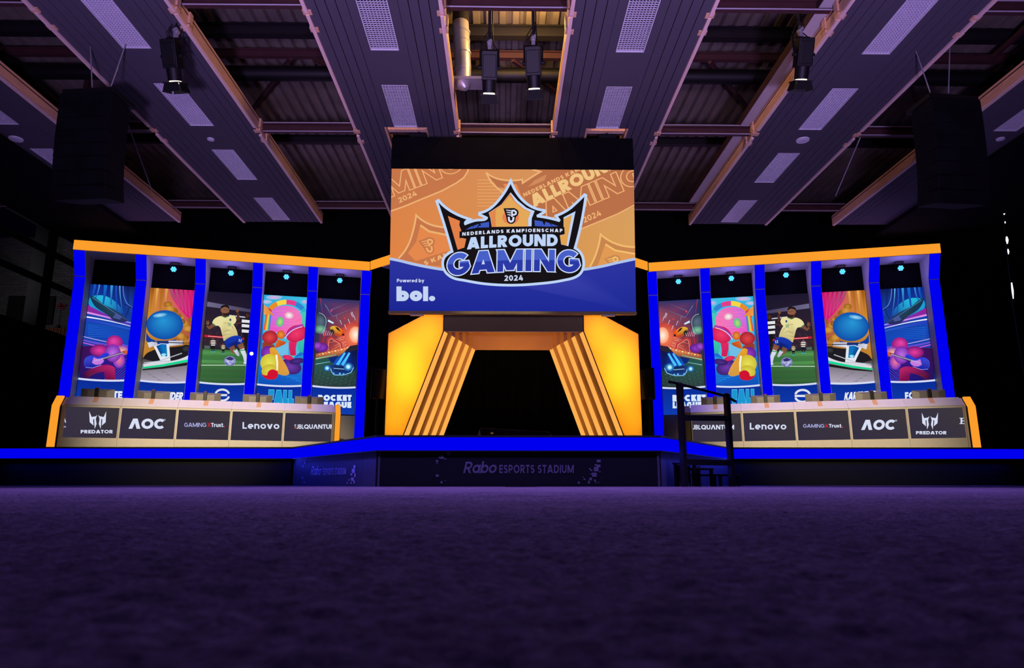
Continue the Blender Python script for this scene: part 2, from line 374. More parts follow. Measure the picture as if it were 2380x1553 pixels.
class Pic:
    """a flat picture on a flat display: coloured shapes in display metres (u right, v up)"""
    def __init__(s, width, height, to_uv=None, mirror=False, step=1.6e-4):
        s.w, s.h = width, height; s.map = to_uv or (lambda x, y: (x, y)); s.mirror = mirror; s.step = step
        s.polys = []; s.layer = 0; s.soft = False
    def raw(s, uv, cols):
        if s.mirror: uv = [(s.w - u, v) for u, v in uv]
        for t in (lambda p: p[0], lambda p: s.w - p[0], lambda p: p[1], lambda p: s.h - p[1]):
            if len(uv) < 3: return
            uv, cols = clip_poly(uv, cols, t)
        if len(uv) >= 3: s.polys.append((uv, cols, s.layer))
    def poly(s, pts, col, new=True):
        if new: s.layer += 1
        cols = [tuple(lin(c)) for c in col] if isinstance(col[0], (list, tuple)) else [tuple(lin(col))] * len(pts)
        if s.soft and len(pts) >= 6:                    # drawn shapes get rounded outlines
            q = smooth(pts, True, 5, 66, True); m = len(pts)
            cols = [tuple(cols[i][j] + (cols[(i + 1) % m][j] - cols[i][j]) * t for j in range(3)) for _, _, i, t in q]
            pts = [(x, y) for x, y, _, _ in q]
        s.raw([s.map(*p) for p in pts], cols)
    def fan(s, pts, c, col0, col1):
        s.layer += 1; a, b = tuple(lin(col0)), tuple(lin(col1))
        P = [s.map(*p) for p in pts]; cc = s.map(*c)
        for i in range(len(P)): s.raw([cc, P[i], P[(i + 1) % len(P)]], [a, b, b])
    def ell(s, cx, cy, rx, ry, col, rim=None, rot=0, n=28, hl=(0, 0)):
        r = math.radians(rot); pts = []
        for i in range(n):
            t = 2 * PI * i / n; x, y = rx * math.cos(t), ry * math.sin(t)
            pts.append((cx + x * math.cos(r) - y * math.sin(r), cy + x * math.sin(r) + y * math.cos(r)))
        if rim: s.fan(pts, (cx + hl[0], cy + hl[1]), col, rim)
        else: s.poly(pts, col)
    def line(s, pts, width, col, closed=False):
        s.layer += 1; c = tuple(lin(col))
        for f in stroke_quads(pts, closed, width / 2): s.raw([s.map(*p) for p in f], [c] * len(f))
    def taper(s, pts, w0, w1, col0, col1=None):
        """ribbon whose width and colour change along it"""
        s.layer += 1; n = len(pts) - 1; c0 = lin(col0); c1 = lin(col1 or col0)
        P = [Vector(p) for p in pts]; L, R, Cc = [], [], []
        for i, p in enumerate(P):
            d = (P[min(i + 1, n)] - P[max(i - 1, 0)]).normalized(); nn = Vector((-d.y, d.x)) * (w0 + (w1 - w0) * i / n) / 2
            L.append(p + nn); R.append(p - nn); Cc.append(tuple(c0[j] + (c1[j] - c0[j]) * i / n for j in range(3)))
        for i in range(n):
            s.raw([s.map(*q) for q in (L[i], L[i + 1], R[i + 1], R[i])], [Cc[i], Cc[i + 1], Cc[i + 1], Cc[i]])
    def text(s, txt, p0, p1, cap, w, col, spacing=0.12, grow=0.0, bend=0.0, slant=0.0, clip=None, up=None, fn=None, space=0.34):
        """text from baseline point p0 to p1 with cap height in the same units; bend lowers the middle"""
        polys, tw = text_polys(txt, w, spacing, grow, space)
        s.layer += 1; c = tuple(lin(col))
        d = Vector((p1[0] - p0[0], p1[1] - p0[1])); dn = d.normalized()
        if up is None: up = Vector((dn.y, -dn.x))
        for f in polys:
            if clip:
                f, _ = clip_poly(f, [(0, 0, 0)] * len(f), lambda p: p[1] - clip[0])
                if len(f) < 3: continue
                f, _ = clip_poly(f, [(0, 0, 0)] * len(f), lambda p: clip[1] - p[1])
                if len(f) < 3: continue
            q = []
            for a, b in f:
                t = a / tw
                if fn: q.append(fn(t, b)); continue
                x = p0[0] + d.x * t + up[0] * cap * b + dn.x * slant * cap * b
                y = p0[1] + d.y * t + up[1] * cap * b + dn.y * slant * cap * b + bend * 4 * t * (1 - t)
                q.append((x, y))
            s.raw([s.map(*p) for p in q], [c] * len(q))
    def build(s, name, parent, y=0.0, material=None):
        """picture plane faces local -Y, lower left corner at the local origin"""
        vs, fs, cs = [], [], []
        for k, (uv, cols, ly) in enumerate(s.polys):
            if material: ly = k
            n = len(vs); vs += [(u, y - ly * s.step, v) for u, v in uv]; fs.append(list(range(n, n + len(uv)))); cs += cols
        me = bpy.data.meshes.new(name); me.from_pydata(vs, [], fs)
        at = me.attributes.new('Col', 'FLOAT_COLOR', 'CORNER')
        flat = []
        for p in me.polygons:
            for li, vi in zip(p.loop_indices, p.vertices): flat += [*cs[vi], 1.0]
        at.data.foreach_set('color', flat)
        me.materials.append(material or M['picture'])
        o = bpy.data.objects.new(name, me); COL.objects.link(o); o.parent = parent
        return o

def smooth(pts, closed=False, n=6, lim=62, where=False):
    """round the gentle bends of an outline, keep its sharp corners"""
    P = [Vector(p) for p in pts]; m = len(P); T = []
    for i in range(m):
        if not closed and i in (0, m - 1): T.append(None); continue
        a, b = P[i] - P[i - 1], P[(i + 1) % m] - P[i]
        T.append((a.normalized() + b.normalized()).normalized() if math.degrees(a.angle(b)) < lim else None)
    out = []
    for i in range(m if closed else m - 1):
        a, b = P[i], P[(i + 1) % m]; L = (b - a).length; d = b - a
        ta = T[i] * L if T[i] is not None else None; tb = T[(i + 1) % m] * L if T[(i + 1) % m] is not None else None
        if ta is None and tb is None: out.append((a.x, a.y) + ((i, 0.0) if where else ())); continue
        if ta is None: ta = 2 * d - tb if tb is not None else d
        if tb is None: tb = 2 * d - ta
        ta = ta.normalized() * L; tb = tb.normalized() * L
        for k in range(n):
            t = k / n; q = a * (2 * t ** 3 - 3 * t ** 2 + 1) + ta * (t ** 3 - 2 * t ** 2 + t) + b * (3 * t ** 2 - 2 * t ** 3) + tb * (t ** 3 - t ** 2)
            out.append((q.x, q.y) + ((i, t) if where else ()))
    if not closed: out.append((P[-1].x, P[-1].y))
    return out
def ray(x, y): return FWD + RGT * ((x - W / 2) / F) + UPV * ((H / 2 - y) / F)
def survey(origin, ux, uy, ox, oy, sc):
    """photo-crop pixel -> metres on a flat display with lower-left corner, right and up axes given"""
    o = Vector(origin); ux = Vector(ux); uy = Vector(uy); n = ux.cross(uy)
    def f(x, y):
        d = ray(ox + x / sc, oy + y / sc); p = CAM + d * ((o - CAM).dot(n) / d.dot(n)) - o
        return (p.dot(ux), p.dot(uy))
    return f
def display_frame(o):
    bpy.context.view_layer.update(); return o.matrix_world

# ================================================================== SETTING
DK = 0.785                                             # stage deck height
import numpy as np
def value_noise(X, Y, cell, seed):
    """smooth world-space noise, -1..1"""
    g = np.random.default_rng(seed).uniform(-1, 1, (256, 256))
    x, y = X / cell, Y / cell; i, j = np.floor(x).astype(int), np.floor(y).astype(int); u, v = x - i, y - j
    u, v = u * u * (3 - 2 * u), v * v * (3 - 2 * v); G = lambda a, b: g[a % 256, b % 256]
    return (G(i, j) * (1 - u) + G(i + 1, j) * u) * (1 - v) + (G(i, j + 1) * (1 - u) + G(i + 1, j + 1) * u) * v
def pile(x0, x1, y0, y1, step):
    """a stretch of carpet with its tufted pile as real relief"""
    xs = np.linspace(x0, x1, int((x1 - x0) / step) + 1); ys = np.linspace(y0, y1, int((y1 - y0) / step) + 1)
    X, Y = np.meshgrid(xs, ys)
    Z = .0020 * value_noise(X, Y, .013, 1) + .0016 * value_noise(X, Y, .035, 2) + .0015 * value_noise(X, Y, .11, 3) + .0012 * value_noise(X, Y, .006, 4)
    fade = np.clip(np.minimum(np.minimum(X - x0, x1 - X) / .3, (4.6 - Y) / .8), 0, 1); Z = Z * fade
    n, m = X.shape; v = np.stack([X, Y, Z], -1).reshape(-1, 3)
    a = (np.arange(n - 1)[:, None] * m + np.arange(m - 1)[None, :]).ravel()
    return v, np.stack([a, a + 1, a + m + 1, a + m], 1)
V, Fq, base = [], [], 0
for x0, x1, y0, y1, st_ in ((-1.6, 1.3, .14, 1.5, .0045), (-4.4, 4.0, 1.5, 4.6, .013)):
    v, f = pile(x0, x1, y0, y1, st_); V.append(v); Fq.append(f + base); base += len(v)
def quad(x0, x1, y0, y1):
    global base
    V.append(np.array([(x0, y0, 0), (x1, y0, 0), (x1, y1, 0), (x0, y1, 0)], float)); Fq.append(np.arange(4)[None, :] + base); base += 4
V.append(np.array([(-4.4, .14, -.01), (4.0, .14, -.01), (4.0, 4.6, -.01), (-4.4, 4.6, -.01)])); Fq.append(np.arange(4)[None, :] + base); base += 4   # backing under the pile
quad(-16, 16, -6, .14); quad(-16, -1.6, .14, 1.5); quad(1.3, 16, .14, 1.5); quad(-16, -4.4, 1.5, 4.6); quad(4.0, 16, 1.5, 4.6); quad(-16, 16, 4.6, 24.5)
V = np.concatenate(V); Fq = np.concatenate(Fq).astype(np.int32)
fm = bpy.data.meshes.new('floor'); fm.vertices.add(len(V)); fm.vertices.foreach_set('co', V.astype(np.float32).ravel())
fm.loops.add(Fq.size); fm.loops.foreach_set('vertex_index', Fq.ravel()); fm.polygons.add(len(Fq)); fm.polygons.foreach_set('loop_start', np.arange(len(Fq), dtype=np.int32) * 4)
fm.update(calc_edges=True); fm.validate(); fm.materials.append(M['carpet'])
fo = bpy.data.objects.new('floor', fm); COL.objects.link(fo); struct(fo)
# corrugated roof sheet: trapezoid ribs running along the hall
pr = []; x = -16.0
while x < 16:
    pr += [(x, 8.6), (x + .11, 8.6), (x + .14, 8.70), (x + .22, 8.70)]; x += .25
mb = MB(); n = len(pr)
mb.add([(a, -3, b) for a, b in pr] + [(a, 24.5, b) for a, b in pr], [(i, i + 1, n + i + 1, n + i) for i in range(n - 1)])
struct(mb.build('ceiling', M['deck'], fix=False))
struct(MB().box(-12.6, 16, 20.6, 20.7, 0, 8.6).build('wall_back', M['drape']))
struct(MB().box(14.6, 14.7, -6, 20.6, 0, 8.6).build('wall_right', M['drape']))
# gallery side: low black parapet, brick end wall, side wall
struct(MB().box(-14.1, -14.0, 6, 23.4, 0, 4.6).build('wall_left', M['drape']))
struct(MB().box(-19, -12.2, 23.8, 24.0, 0, 8.6).build('wall_gallery', M['brick']))
struct(MB().box(-19.2, -19.0, 6, 24, 0, 8.6).build('wall_gallery_side', M['grey_panel']))
struct(MB().box(-19, -14.1, 6, 23.8, 4.1, 4.2).build('floor_gallery', M['grey_panel']))

# roof steel
def ibeam(name, y, z, hgt, w, material, x0=-16, x1=16):
    t = .02
    p = [(y - w / 2, z), (y + w / 2, z), (y + w / 2, z + t), (y + t / 2, z + t), (y + t / 2, z + hgt - t), (y + w / 2, z + hgt - t), (y + w / 2, z + hgt),
         (y - w / 2, z + hgt), (y - w / 2, z + hgt - t), (y - t / 2, z + hgt - t), (y - t / 2, z + t), (y - w / 2, z + t)]
    o = struct(MB().prism(p, x0, x1, 'x').build(name, material)); return o
for i, (y, z) in enumerate(((5.6, 6.97), (9.15, 6.97), (12.68, 6.83), (16.9, 6.95))):
    b = ibeam('trim_beam_%d' % (i + 1), y, z, .16, .11, M['steel_red'])
    for dz in (-.012, .172):
        m = MB(); pts = [(xx * 2.0 - 16, y - .06, z + dz + .006 * math.sin(xx * 2.1)) for xx in range(17)]
        m.tube(pts, .012, 6).build('conduit', M['grey_cable'], b)
ibeam('trim_purlin_1', 12.15, 8.12, .16, .10, M['steel_red'])
ibeam('trim_shade_band', 11.75, 8.30, .24, .16, M['steel_dark'])  # black beam standing in for a shadowed band under the roof sheet
ibeam('trim_purlin_3', 15.9, 8.25, .2, .14, M['steel_dark'])
ibeam('trim_purlin_4', 8.4, 8.25, .2, .14, M['steel_dark'])
m = MB()                                               # lattice braces between the purlins, part of the roof frame
for k in range(9):
    xx = -15.4 + k * 3.85
    m.bar((xx, 12.15, 8.1), (xx + 1.75, 14.6, 8.35), .07); m.bar((xx + 3.4, 12.15, 8.1), (xx + 1.75, 14.6, 8.35), .07)
    m.bar((xx + 1.7, 8.4, 8.3), (xx + 1.7, 12.1, 8.2), .08)
struct(m.build('trim_braces', M['steel_red']))
tag(MB().tube([(-16, 12.35, 7.9), (16, 12.35, 7.9)], .145, 16).build('air_duct', M['satin_black']),
    'long black round air duct running across the hall above the ceiling rafts', 'air duct')

# ------------------------------------------------------------------ ceiling rafts with recessed lights
LZ = 6.75
LAMPS = [(8.43, 9.88), (10.87, 12.32), (13.30, 14.75), (15.77, 17.22)]
def raft(x0, x1, nl, label, cut=None, wide=2.07):
    y0, y1 = 4.6, 17.35
    r = thing('ceiling_raft', label, 'ceiling raft', ((x0 + x1) / 2, y0, LZ), 0, 'slatted acoustic rafts under the roof')
    hw = (x1 - x0) / 2; L = y1 - y0
    for sx in (-1, 1):                                 # side boards in narrow planks with open joints
        m = MB(); a = .37; w = (hw - .05 - a) / 4
        for k in range(4):
            for ya, yb in ((0, 5.35), (5.36, 8.31), (8.32, L)):
                xa, xb = sorted((sx * (a + k * w + (.006 if k else 0)), sx * (a + (k + 1) * w - .006)))
                m.box(xa, xb, ya, yb, 0, .03)
        m.build('plank_board', M['raft'], r)
    # middle panel with openings for the lights
    m = MB(); e = 0.0
    spans = [(a - y0, b - y0) for a, b in LAMPS[:nl]]
    end = (cut[0] - y0) if cut else L
    lo = 0.0
    for a, b in spans:
        m.box(-.363, .363, lo, a - .006, .004, .03)
        m.box(-.363, -.232, a, b, .004, .03); m.box(.232, .363, a, b, .004, .03); lo = b + .006
    if end - lo > .05: m.box(-.363, .363, lo, end, .004, .03)
    if cut: m.box(-.363, .363, cut[1] - y0, L, .004, .03)
    m.build('middle_panel', M['raft'], r)
    if cut:
        m = MB(); c0, c1 = cut[0] - y0, cut[1] - y0
        m.box(-.41, -.37, c0 - .02, c1, -.02, .2); m.box(.37, .41, c0 - .02, c1, -.02, .2); m.box(-.37, .37, c0 + .12, c0 + .2, .03, .1)
        m.build('opening_frame', M['pine'], r)
    m = MB()
    if cut: m.box(-hw, -.42, 0, L, .032, .05); m.box(.42, hw, 0, L, .032, .05); m.box(-.42, .42, 0, end, .032, .05)
    else: m.box(-hw, hw, 0, L, .17, .19)
    m.build('backing', M['raft_gap'], r)
    for sx in (-1, 1):
        m = MB(); seg = [(0, 4.35), (4.4, 7.72), (8.02, L)]
        for i, (ya, yb) in enumerate(seg):
            xa, xb = sorted((sx * (hw - .055), sx * hw)); m.box(xa, xb, ya, yb, -.035, .0)
        m.build('edge_batten', M['batten'], r)
        m = MB(); xa, xb = sorted((sx * (hw - .025), sx * hw)); m.box(xa, xb, 0, L, .002, .24); m.build('side_board', M['pine'], r)
        for yb in (9.15 - y0, 12.68 - y0):
            for d in (-.24, .16):
                xa, xb = sorted((sx * (hw - .10), sx * (hw + .03))); m = MB().box(xa, xb, yb + d, yb + d + .1, -.02, .05)
                xa, xb = sorted((sx * (hw + .0), sx * (hw + .03))); m.box(xa, xb, yb + d, yb + d + .1, .04, .24)
                m.build('bracket', M['pine'], r)
    return r
def lamp_mesh():
    r = thing('ceiling_light', '', 'ceiling light', (0, 0, 0), 0, 'recessed louvred lights in the rafts')
    L = 1.45
    m = MB(); m.box(-.225, .225, 0, L, .07, .09)
    for a, b in ((-.225, -.21), (.21, .225)): m.box(a, b, 0, L, .0, .07)
    m.box(-.21, .21, 0, .015, 0, .07); m.box(-.21, .21, L - .015, L, 0, .07); m.build('housing', M['white_metal'], r)
    m = MB()
    for k in range(1, 9):
        xx = -.21 + k * .42 / 9; m.box(xx - .006, xx + .006, .015, L - .015, .012, .05)
    for k in range(1, 30):
        yy = k * L / 30; m.box(-.21, .21, yy - .003, yy + .003, .018, .045)
    m.box(-.21, .21, .015, L - .015, .052, .056)
    m.build('louvre_grid', M['louvre'], r)
    return r
BK_L, BK_R = -9.96, 9.93
lamp0 = lamp_mesh(); used = []
def put_lamp(x, y, label):
    o = lamp0 if not used else copy_tree(lamp0)
    used.append(o); o.location = (x, y, LZ + .001); o['label'] = label
rows = ['first and nearest', 'second', 'third', 'fourth']
RAFTS = [(-10.69, -8.62, 'outermost slatted ceiling raft behind the hanging speakers on the brick gallery side'),
         (-6.985, -4.915, 'slatted ceiling raft with four lights over the gallery-side desk'),
         (-3.06, -1.045, 'slatted ceiling raft beside the silver duct, ending behind the big screen'),
         (.785, 2.875, 'slatted ceiling raft over the big screen, on the stair side of the duct bay'),
         (4.73, 6.80, 'slatted ceiling raft with four lights, beside the long pale cable tray'),
         (8.55, 10.62, 'outermost slatted ceiling raft behind the hanging speakers on the stair side')]
NM = ['outermost raft on the gallery side', 'raft over the gallery-side desk', 'raft beside the silver duct', 'raft between screen and cable tray', 'raft beside the pale cable tray', 'outermost raft on the stair side']
for i, (a, b, lab) in enumerate(RAFTS):
    cut = (12.34, 13.4) if i in (2, 3) else None
    raft(a, b, 2 if cut else (3 if i in (0, 5) else 4), lab, cut)
    for k in ((0, 1) if cut else ((0, 1, 2) if i in (0, 5) else (0, 1, 2, 3))):
        put_lamp((a + b) / 2, LAMPS[k][0], '%s louvred light in the %s' % (rows[k], NM[i]))
# dark bulkheads closing the ceiling off over the gallery and over the far side
struct(MB().box(-12.2, BK_L, 4.6, 20.5, 6.60, 6.70).build('trim_bulkhead_left', M['drape']))
struct(MB().box(BK_R, 14.5, 4.6, 20.5, 6.60, 6.70).build('trim_bulkhead_right', M['drape']))

def roundel(x, y, r, label, cat, name):
    t = thing(name, label, cat, (x, y, LZ))
    MB().tube([(0, 0, .004), (0, 0, -.02)], [r, r * .93], 24).build('rim', M['white_metal'], t)
    MB().tube([(0, 0, -.02), (0, 0, -.032)], [r * .66, r * .5], 20).build('grille', M['louvre'], t)
roundel(-6.0, 12.84, .07, 'small round white detector on the raft over the gallery-side desk', 'smoke detector', 'smoke_detector')
roundel(5.80, 12.72, .13, 'larger round white speaker set in the raft beside the pale cable tray', 'ceiling speaker', 'ceiling_speaker')
roundel(-9.87, 12.88, .13, 'round white speaker in the outermost raft on the gallery side', 'ceiling speaker', 'ceiling_speaker')
roundel(9.71, 12.62, .08, 'small round white detector in the outermost raft on the stair side', 'smoke detector', 'smoke_detector')

# long pale channel beside the raft on the stair side
t = thing('cable_tray', 'long pale cable tray running beside a raft toward the back', 'cable tray', (4.55, 8.9, 7.0))
m = MB().box(-.02, .19, 0, 7.6, 0, .012); m.build('tray_base', M['gray_set'], t)
for xx in (-.035, .19): MB().box(xx, xx + .015, 0, 7.6, 0, .14).build('tray_side', M['steel_red'], t)
for k in range(5): MB().box(.2, .26, .4 + k * 1.75, .45 + k * 1.75, .0, .03).build('bracket', M['gray_set'], t)

# silver duct with elbow and branch
t = thing('ventilation_duct', 'silver spiral ventilation duct hanging in the middle ceiling bay', 'ventilation duct', (-.9, 11.2, 7.0))
MB().tube([(-.06, 0, 1.58), (-.055, 0, 1.22)], .15, 24).build('upper_pipe', M['steel_dark'], t)
MB().tube([(-.055, 0, 1.22), (0.0, 0, .3), (.0, 0, .05)], .145, 24).build('duct_pipe', M['galv'], t)
m = MB()
for z in (1.0, .82, .58, .24): m.tube([(-.03 if z > .6 else -.01, 0, z), (-.03 if z > .6 else -.01, 0, z + .03)], .152, 24)
m.build('duct_seam', M['galv'], t)
MB().tube([(0, 0, .05), (.02, -.01, -.05), (.06, -.02, -.12)], [.145, .12, .05], 24).build('elbow', M['galv'], t)
MB().box(-.17, .42, -.16, .2, .0, .05).build('branch_plate', M['galv'], t)

# roof tie rods
def rod(a, b, lab):
    tag(MB().tube([a, b], .012, 6).build('tie_rod', M['grey_cable']), lab, 'tie rod', 'thin steel tie rods under the roof')
rod((-7.6, 10.6, 8.62), (-7.35, 13.4, 5.9), 'thin pale tie rod slanting down behind the gallery-side speakers')
rod((7.35, 11.0, 8.62), (7.1, 14.2, 6.2), 'thin pale tie rod slanting down beside the stair-side speakers')

# gallery: column, rails, board, table with flower
tag(MB().box(-14.2, -13.8, 20.0, 20.45, 4.55, 8.6).build('gallery_post', M['steel_dark']), 'thick dark post standing on the gallery parapet', 'post')
for z, lab in ((6.72, 'upper dark rail crossing the gallery opening'), (5.80, 'lower dark rail crossing the gallery opening')):
    tag(MB().box(-13.79, -13.70, 8, 23.75, z, z + .17).build('gallery_rail', M['steel_dark']), lab, 'rail', 'dark rails of the gallery')
t = thing('notice_board', 'dark rectangular board on the brick gallery wall', 'board', (-16.6, 23.78, 5.9))
MB().box(-.75, .75, -.05, 0, -.42, .48).build('panel', M['satin_black'], t)
m = MB().box(-.8, .8, -.06, -.01, .48, .53).box(-.8, .8, -.06, -.01, -.47, -.42).box(-.8, -.75, -.06, -.01, -.42, .48).box(.75, .8, -.06, -.01, -.42, .48); m.build('frame', M['black'], t)
t = thing('gallery_table', 'small table under a rust cloth by the gallery parapet', 'table', (-14.75, 22.6, 4.2))
m = MB(); m.box(-.6, .6, -.4, .4, .70, .73).build('table_top', M['black'], t)
m = MB(); m.box(-.63, .63, -.43, .43, .731, .745)
for k in range(22):
    xx = -.63 + k * .06; m.box(xx, xx + .04, -.445 - .01 * (k % 2), -.43, .25, .745)
for k in range(14):
    yy = -.43 + k * .062; m.box(.63, .645 + .01 * (k % 2), yy, yy + .045, .25, .745)
m.build('cloth', M['orange_cloth'], t, 0.006)
for sx in (-.55, .55):
    for sy in (-.35, .35): MB().box(sx - .02, sx + .02, sy - .02, sy + .02, 0, .70).build('leg', M['black'], t)
t = thing('flower_vase', 'tall dark red flower in a small vase on the rust cloth', 'flower', (-14.75, 22.5, 4.945))
MB().tube([(0, 0, 0), (0, 0, .05), (0, 0, .13), (0, 0, .17)], [.06, .085, .05, .06], 14).build('vase', M['satin_black'], t)
MB().tube([(0, 0, .1), (.02, 0, .45), (.0, 0, .78)], .012, 6).build('stem', M['steel_dark'], t)
m = MB()
for k in range(9):
    a = k * 2.4; m.ball((.11 * math.cos(a) * (k % 3) / 2, .09 * math.sin(a), .74 + .035 * (k % 5)), .055, 8, 1.3, 1, .7)
m.build('petals', M['flower'], t)
# faint room light up on the gallery
light('gallery_lamp', 'SPOT', (-16.4, 15.5, 6.2), (-15.0, 23.8, 6.0), 170, (0.9, 0.9, 1.0), 0.2, 60, 1.0)

# dark pole on the stair side; glowing slivers imitate reflections on its metal
t = thing('glint_pole', 'slim dark pole with bright white reflected glints in the far dark corner', 'light pole', (12.2, 16.2, 0.787))
Z0 = 0.787
MB().tube([(.02, 0, 0), (-.02, 0, 4.3 - Z0), (.10, 0, 6.9 - Z0)], .02, 8).build('pole', M['satin_black'], t)
MB().tube([(0, 0, 0), (0, 0, .04)], [.3, .28], 20).build('base', M['black'], t)
for z0, z1, r in ((4.42, 4.82, .020), (5.55, 5.68, .018), (5.82, 6.0, .028), (6.35, 6.40, .012), (6.58, 6.62, .02)):
    xx = lambda z: -.02 + .12 * (z - 4.3) / 2.6
    MB().tube([(xx(z0), -.03, z0 - Z0), (xx((z0 + z1) / 2), -.035, (z0 + z1) / 2 - Z0), (xx(z1), -.03, z1 - Z0)], [r * .35, r, r * .5], 8).build('glint_sliver', M['white_lens_glint'], t)

# slot cover in the carpet in front of the stage
t = thing('floor_cover', 'narrow black slot cover lying on the carpet before the stage', 'floor cover', (.08, 10.0, 0))
MB().box(-.22, .22, -.05, .05, .0, .008).build('plate', M['black'], t)

# ================================================================== STAGE
SL, SR, SY, BY = -2.14, 2.31, 11.0, 14.75
edge = [(-13.6, BY), (-4.55, BY), (SL, SY), (SR, SY), (4.59, BY), (14.2, BY)]
stage = thing('stage_platform', 'wide black stage platform with a glowing blue edge, jutting forward in the middle', 'stage', (0, SY, 0))
def stg(mb, name, material, bevel=0): return mb.move(Matrix.Translation((0, -SY, 0))).build(name, material, stage, bevel)
stg(MB().prism(edge + [(14.2, 20.5), (-13.6, 20.5)], DK - .03, DK, 'z'), 'deck', M['stage_edge'])
def seg_box(a, b, f0, f1, t0, t1, z0, z1):
    """box along front line a-b between fractions f0..f1, t = depth behind the front line"""
    a = Vector((*a, 0)); d = Vector((*b, 0)) - a; nn = Vector((-d.y, d.x, 0)).normalized()
    p = []
    for z in (z0, z1):
        for t in (t0, t1):
            for f in (f0, f1): q = a + d * f + nn * t; p.append((q.x, q.y, z))
    return MB().add(p, [(0, 2, 3, 1), (4, 5, 7, 6), (0, 1, 5, 4), (2, 6, 7, 3), (0, 4, 6, 2), (1, 3, 7, 5)])
risers = []
for i in range(5):
    a, b = edge[i], edge[i + 1]
    stg(seg_box(a, b, 0, 1, 0.0, .04, .55, DK - .034), 'edge_light', M['blue_led'])
    stg(seg_box(a, b, 0, 1, -.004, .05, .535, .55), 'edge_trim', M['stage_edge'])
    parts = {1: (0, .85, 1), 3: (0, .15, 1)}.get(i, (0, 1))
    for k in range(len(parts) - 1):
        narrow = (i == 1 and k == 1) or (i == 3 and k == 0)
        r = stg(seg_box(a, b, parts[k], parts[k + 1] - .002, .05, .08, 0, .535), 'riser_panel', M['grey_panel'] if narrow or i in (1, 3) else M['riser'])
        risers.append((i, k, r))
        if narrow: r['label'] = 'lighter grey corner panel'

def riser_print(a, b, crop, rabo, rest, dots, parent, ink='riser_print'):
    d = Vector((*b, 0)) - Vector((*a, 0)); ux = d.normalized(); nn = Vector((-ux.y, ux.x, 0))
    o = Vector((*a, 0)) + nn * .0485
    pc = Pic(d.length, .535, survey(o, ux, (0, 0, 1), *crop), step=2e-5)
    pc.text('Rabo', *rabo[:2], rabo[2], .17, (90, 90, 90), .06, slant=.22)
    pc.text('ESPORTS STADIUM', *rest[:2], rest[2], .19, (90, 90, 90), .17, space=.4)
    for x, y, w, h in dots: pc.poly([(x, y), (x + w, y), (x + w, y + h), (x, y + h)], (90, 90, 90), False)
    e = pc.build('lettering', parent, 0, M[ink])
    e.matrix_parent_inverse = Matrix(); e.location = o - Vector((0, SY, 0)); e.rotation_euler = (0, 0, math.atan2(ux.y, ux.x)); e['label'] = 'grey printed lettering and pixel squares'
    return e
R = {(i, k): r for i, k, r in risers}
dots = [(528, 1276, 20, 14), (530, 1296, 14, 8), (565, 1236, 28, 30), (550, 1250, 16, 12), (596, 1262, 16, 10), (610, 1210, 36, 20), (624, 1228, 14, 12), (528, 1390, 20, 20), (546, 1398, 8, 8), (566, 1444, 16, 18), (600, 1436, 6, 8),
        (1818, 1272, 32, 22), (1802, 1308, 18, 14), (1818, 1312, 30, 22), (1795, 1330, 38, 36), (1836, 1366, 14, 8), (1756, 1340, 14, 10), (1764, 1352, 18, 12), (1766, 1384, 14, 8), (1780, 1376, 38, 34), (1758, 1416, 22, 22), (1712, 1424, 16, 12), (1704, 1408, 8, 8), (1748, 1442, 14, 22), (1666, 1448, 16, 18), (1796, 1432, 14, 14), (1806, 1446, 8, 14), (1830, 1450, 6, 14)]
riser_print(edge[2], edge[3], (860, 700, 3.451), ((748, 1380), (1008, 1380), 92), ((1037, 1380), (1634, 1380), 66), dots, R[(2, 0)])
dots2 = [(1890, 600, 6, 16), (1904, 570, 10, 20), (1886, 684, 8, 14), (1898, 720, 8, 12), (1914, 548, 6, 10), (2262, 600, 14, 22), (2250, 626, 22, 30), (2240, 660, 14, 14), (2268, 660, 10, 26), (2244, 690, 20, 24), (2226, 700, 8, 14), (2262, 710, 10, 22), (2212, 722, 8, 12), (2240, 722, 10, 12)]
riser_print(edge[1], edge[2], (100, 890, 3.1316), ((1945, 670), (2018, 672), 64), ((2038, 672), (2208, 668), 50), dots2, R[(1, 0)], 'riser_print_pale')

# the led strips behind the edge also shine down on the floor and the risers
for i in range(5):
    a, b = Vector((*edge[i], .60)), Vector((*edge[i + 1], .60)); d = (b - a).normalized(); nn = Vector((-d.y, d.x, 0)); L = (b - a).length
    if i in (0, 4): 
        a, b = (Vector((-10.5, BY, .6)), b) if i == 0 else (a, Vector((10.5, BY, .6))); L = (b - a).length
    c = (a + b) / 2 - nn * .05; c.z = .53
    q = light('edge_glow', 'AREA', c, c - nn * .8 - Vector((0, 0, 1)), (1.2 if i == 2 else 5.5) * L, (.03, .04, 1.0), L, 180, sy=.03)
    zz = (nn * .8 + Vector((0, 0, 1))).normalized(); yy = zz.cross(d).normalized()
    q.rotation_euler = Matrix((d, yy, zz)).transposed().to_euler()

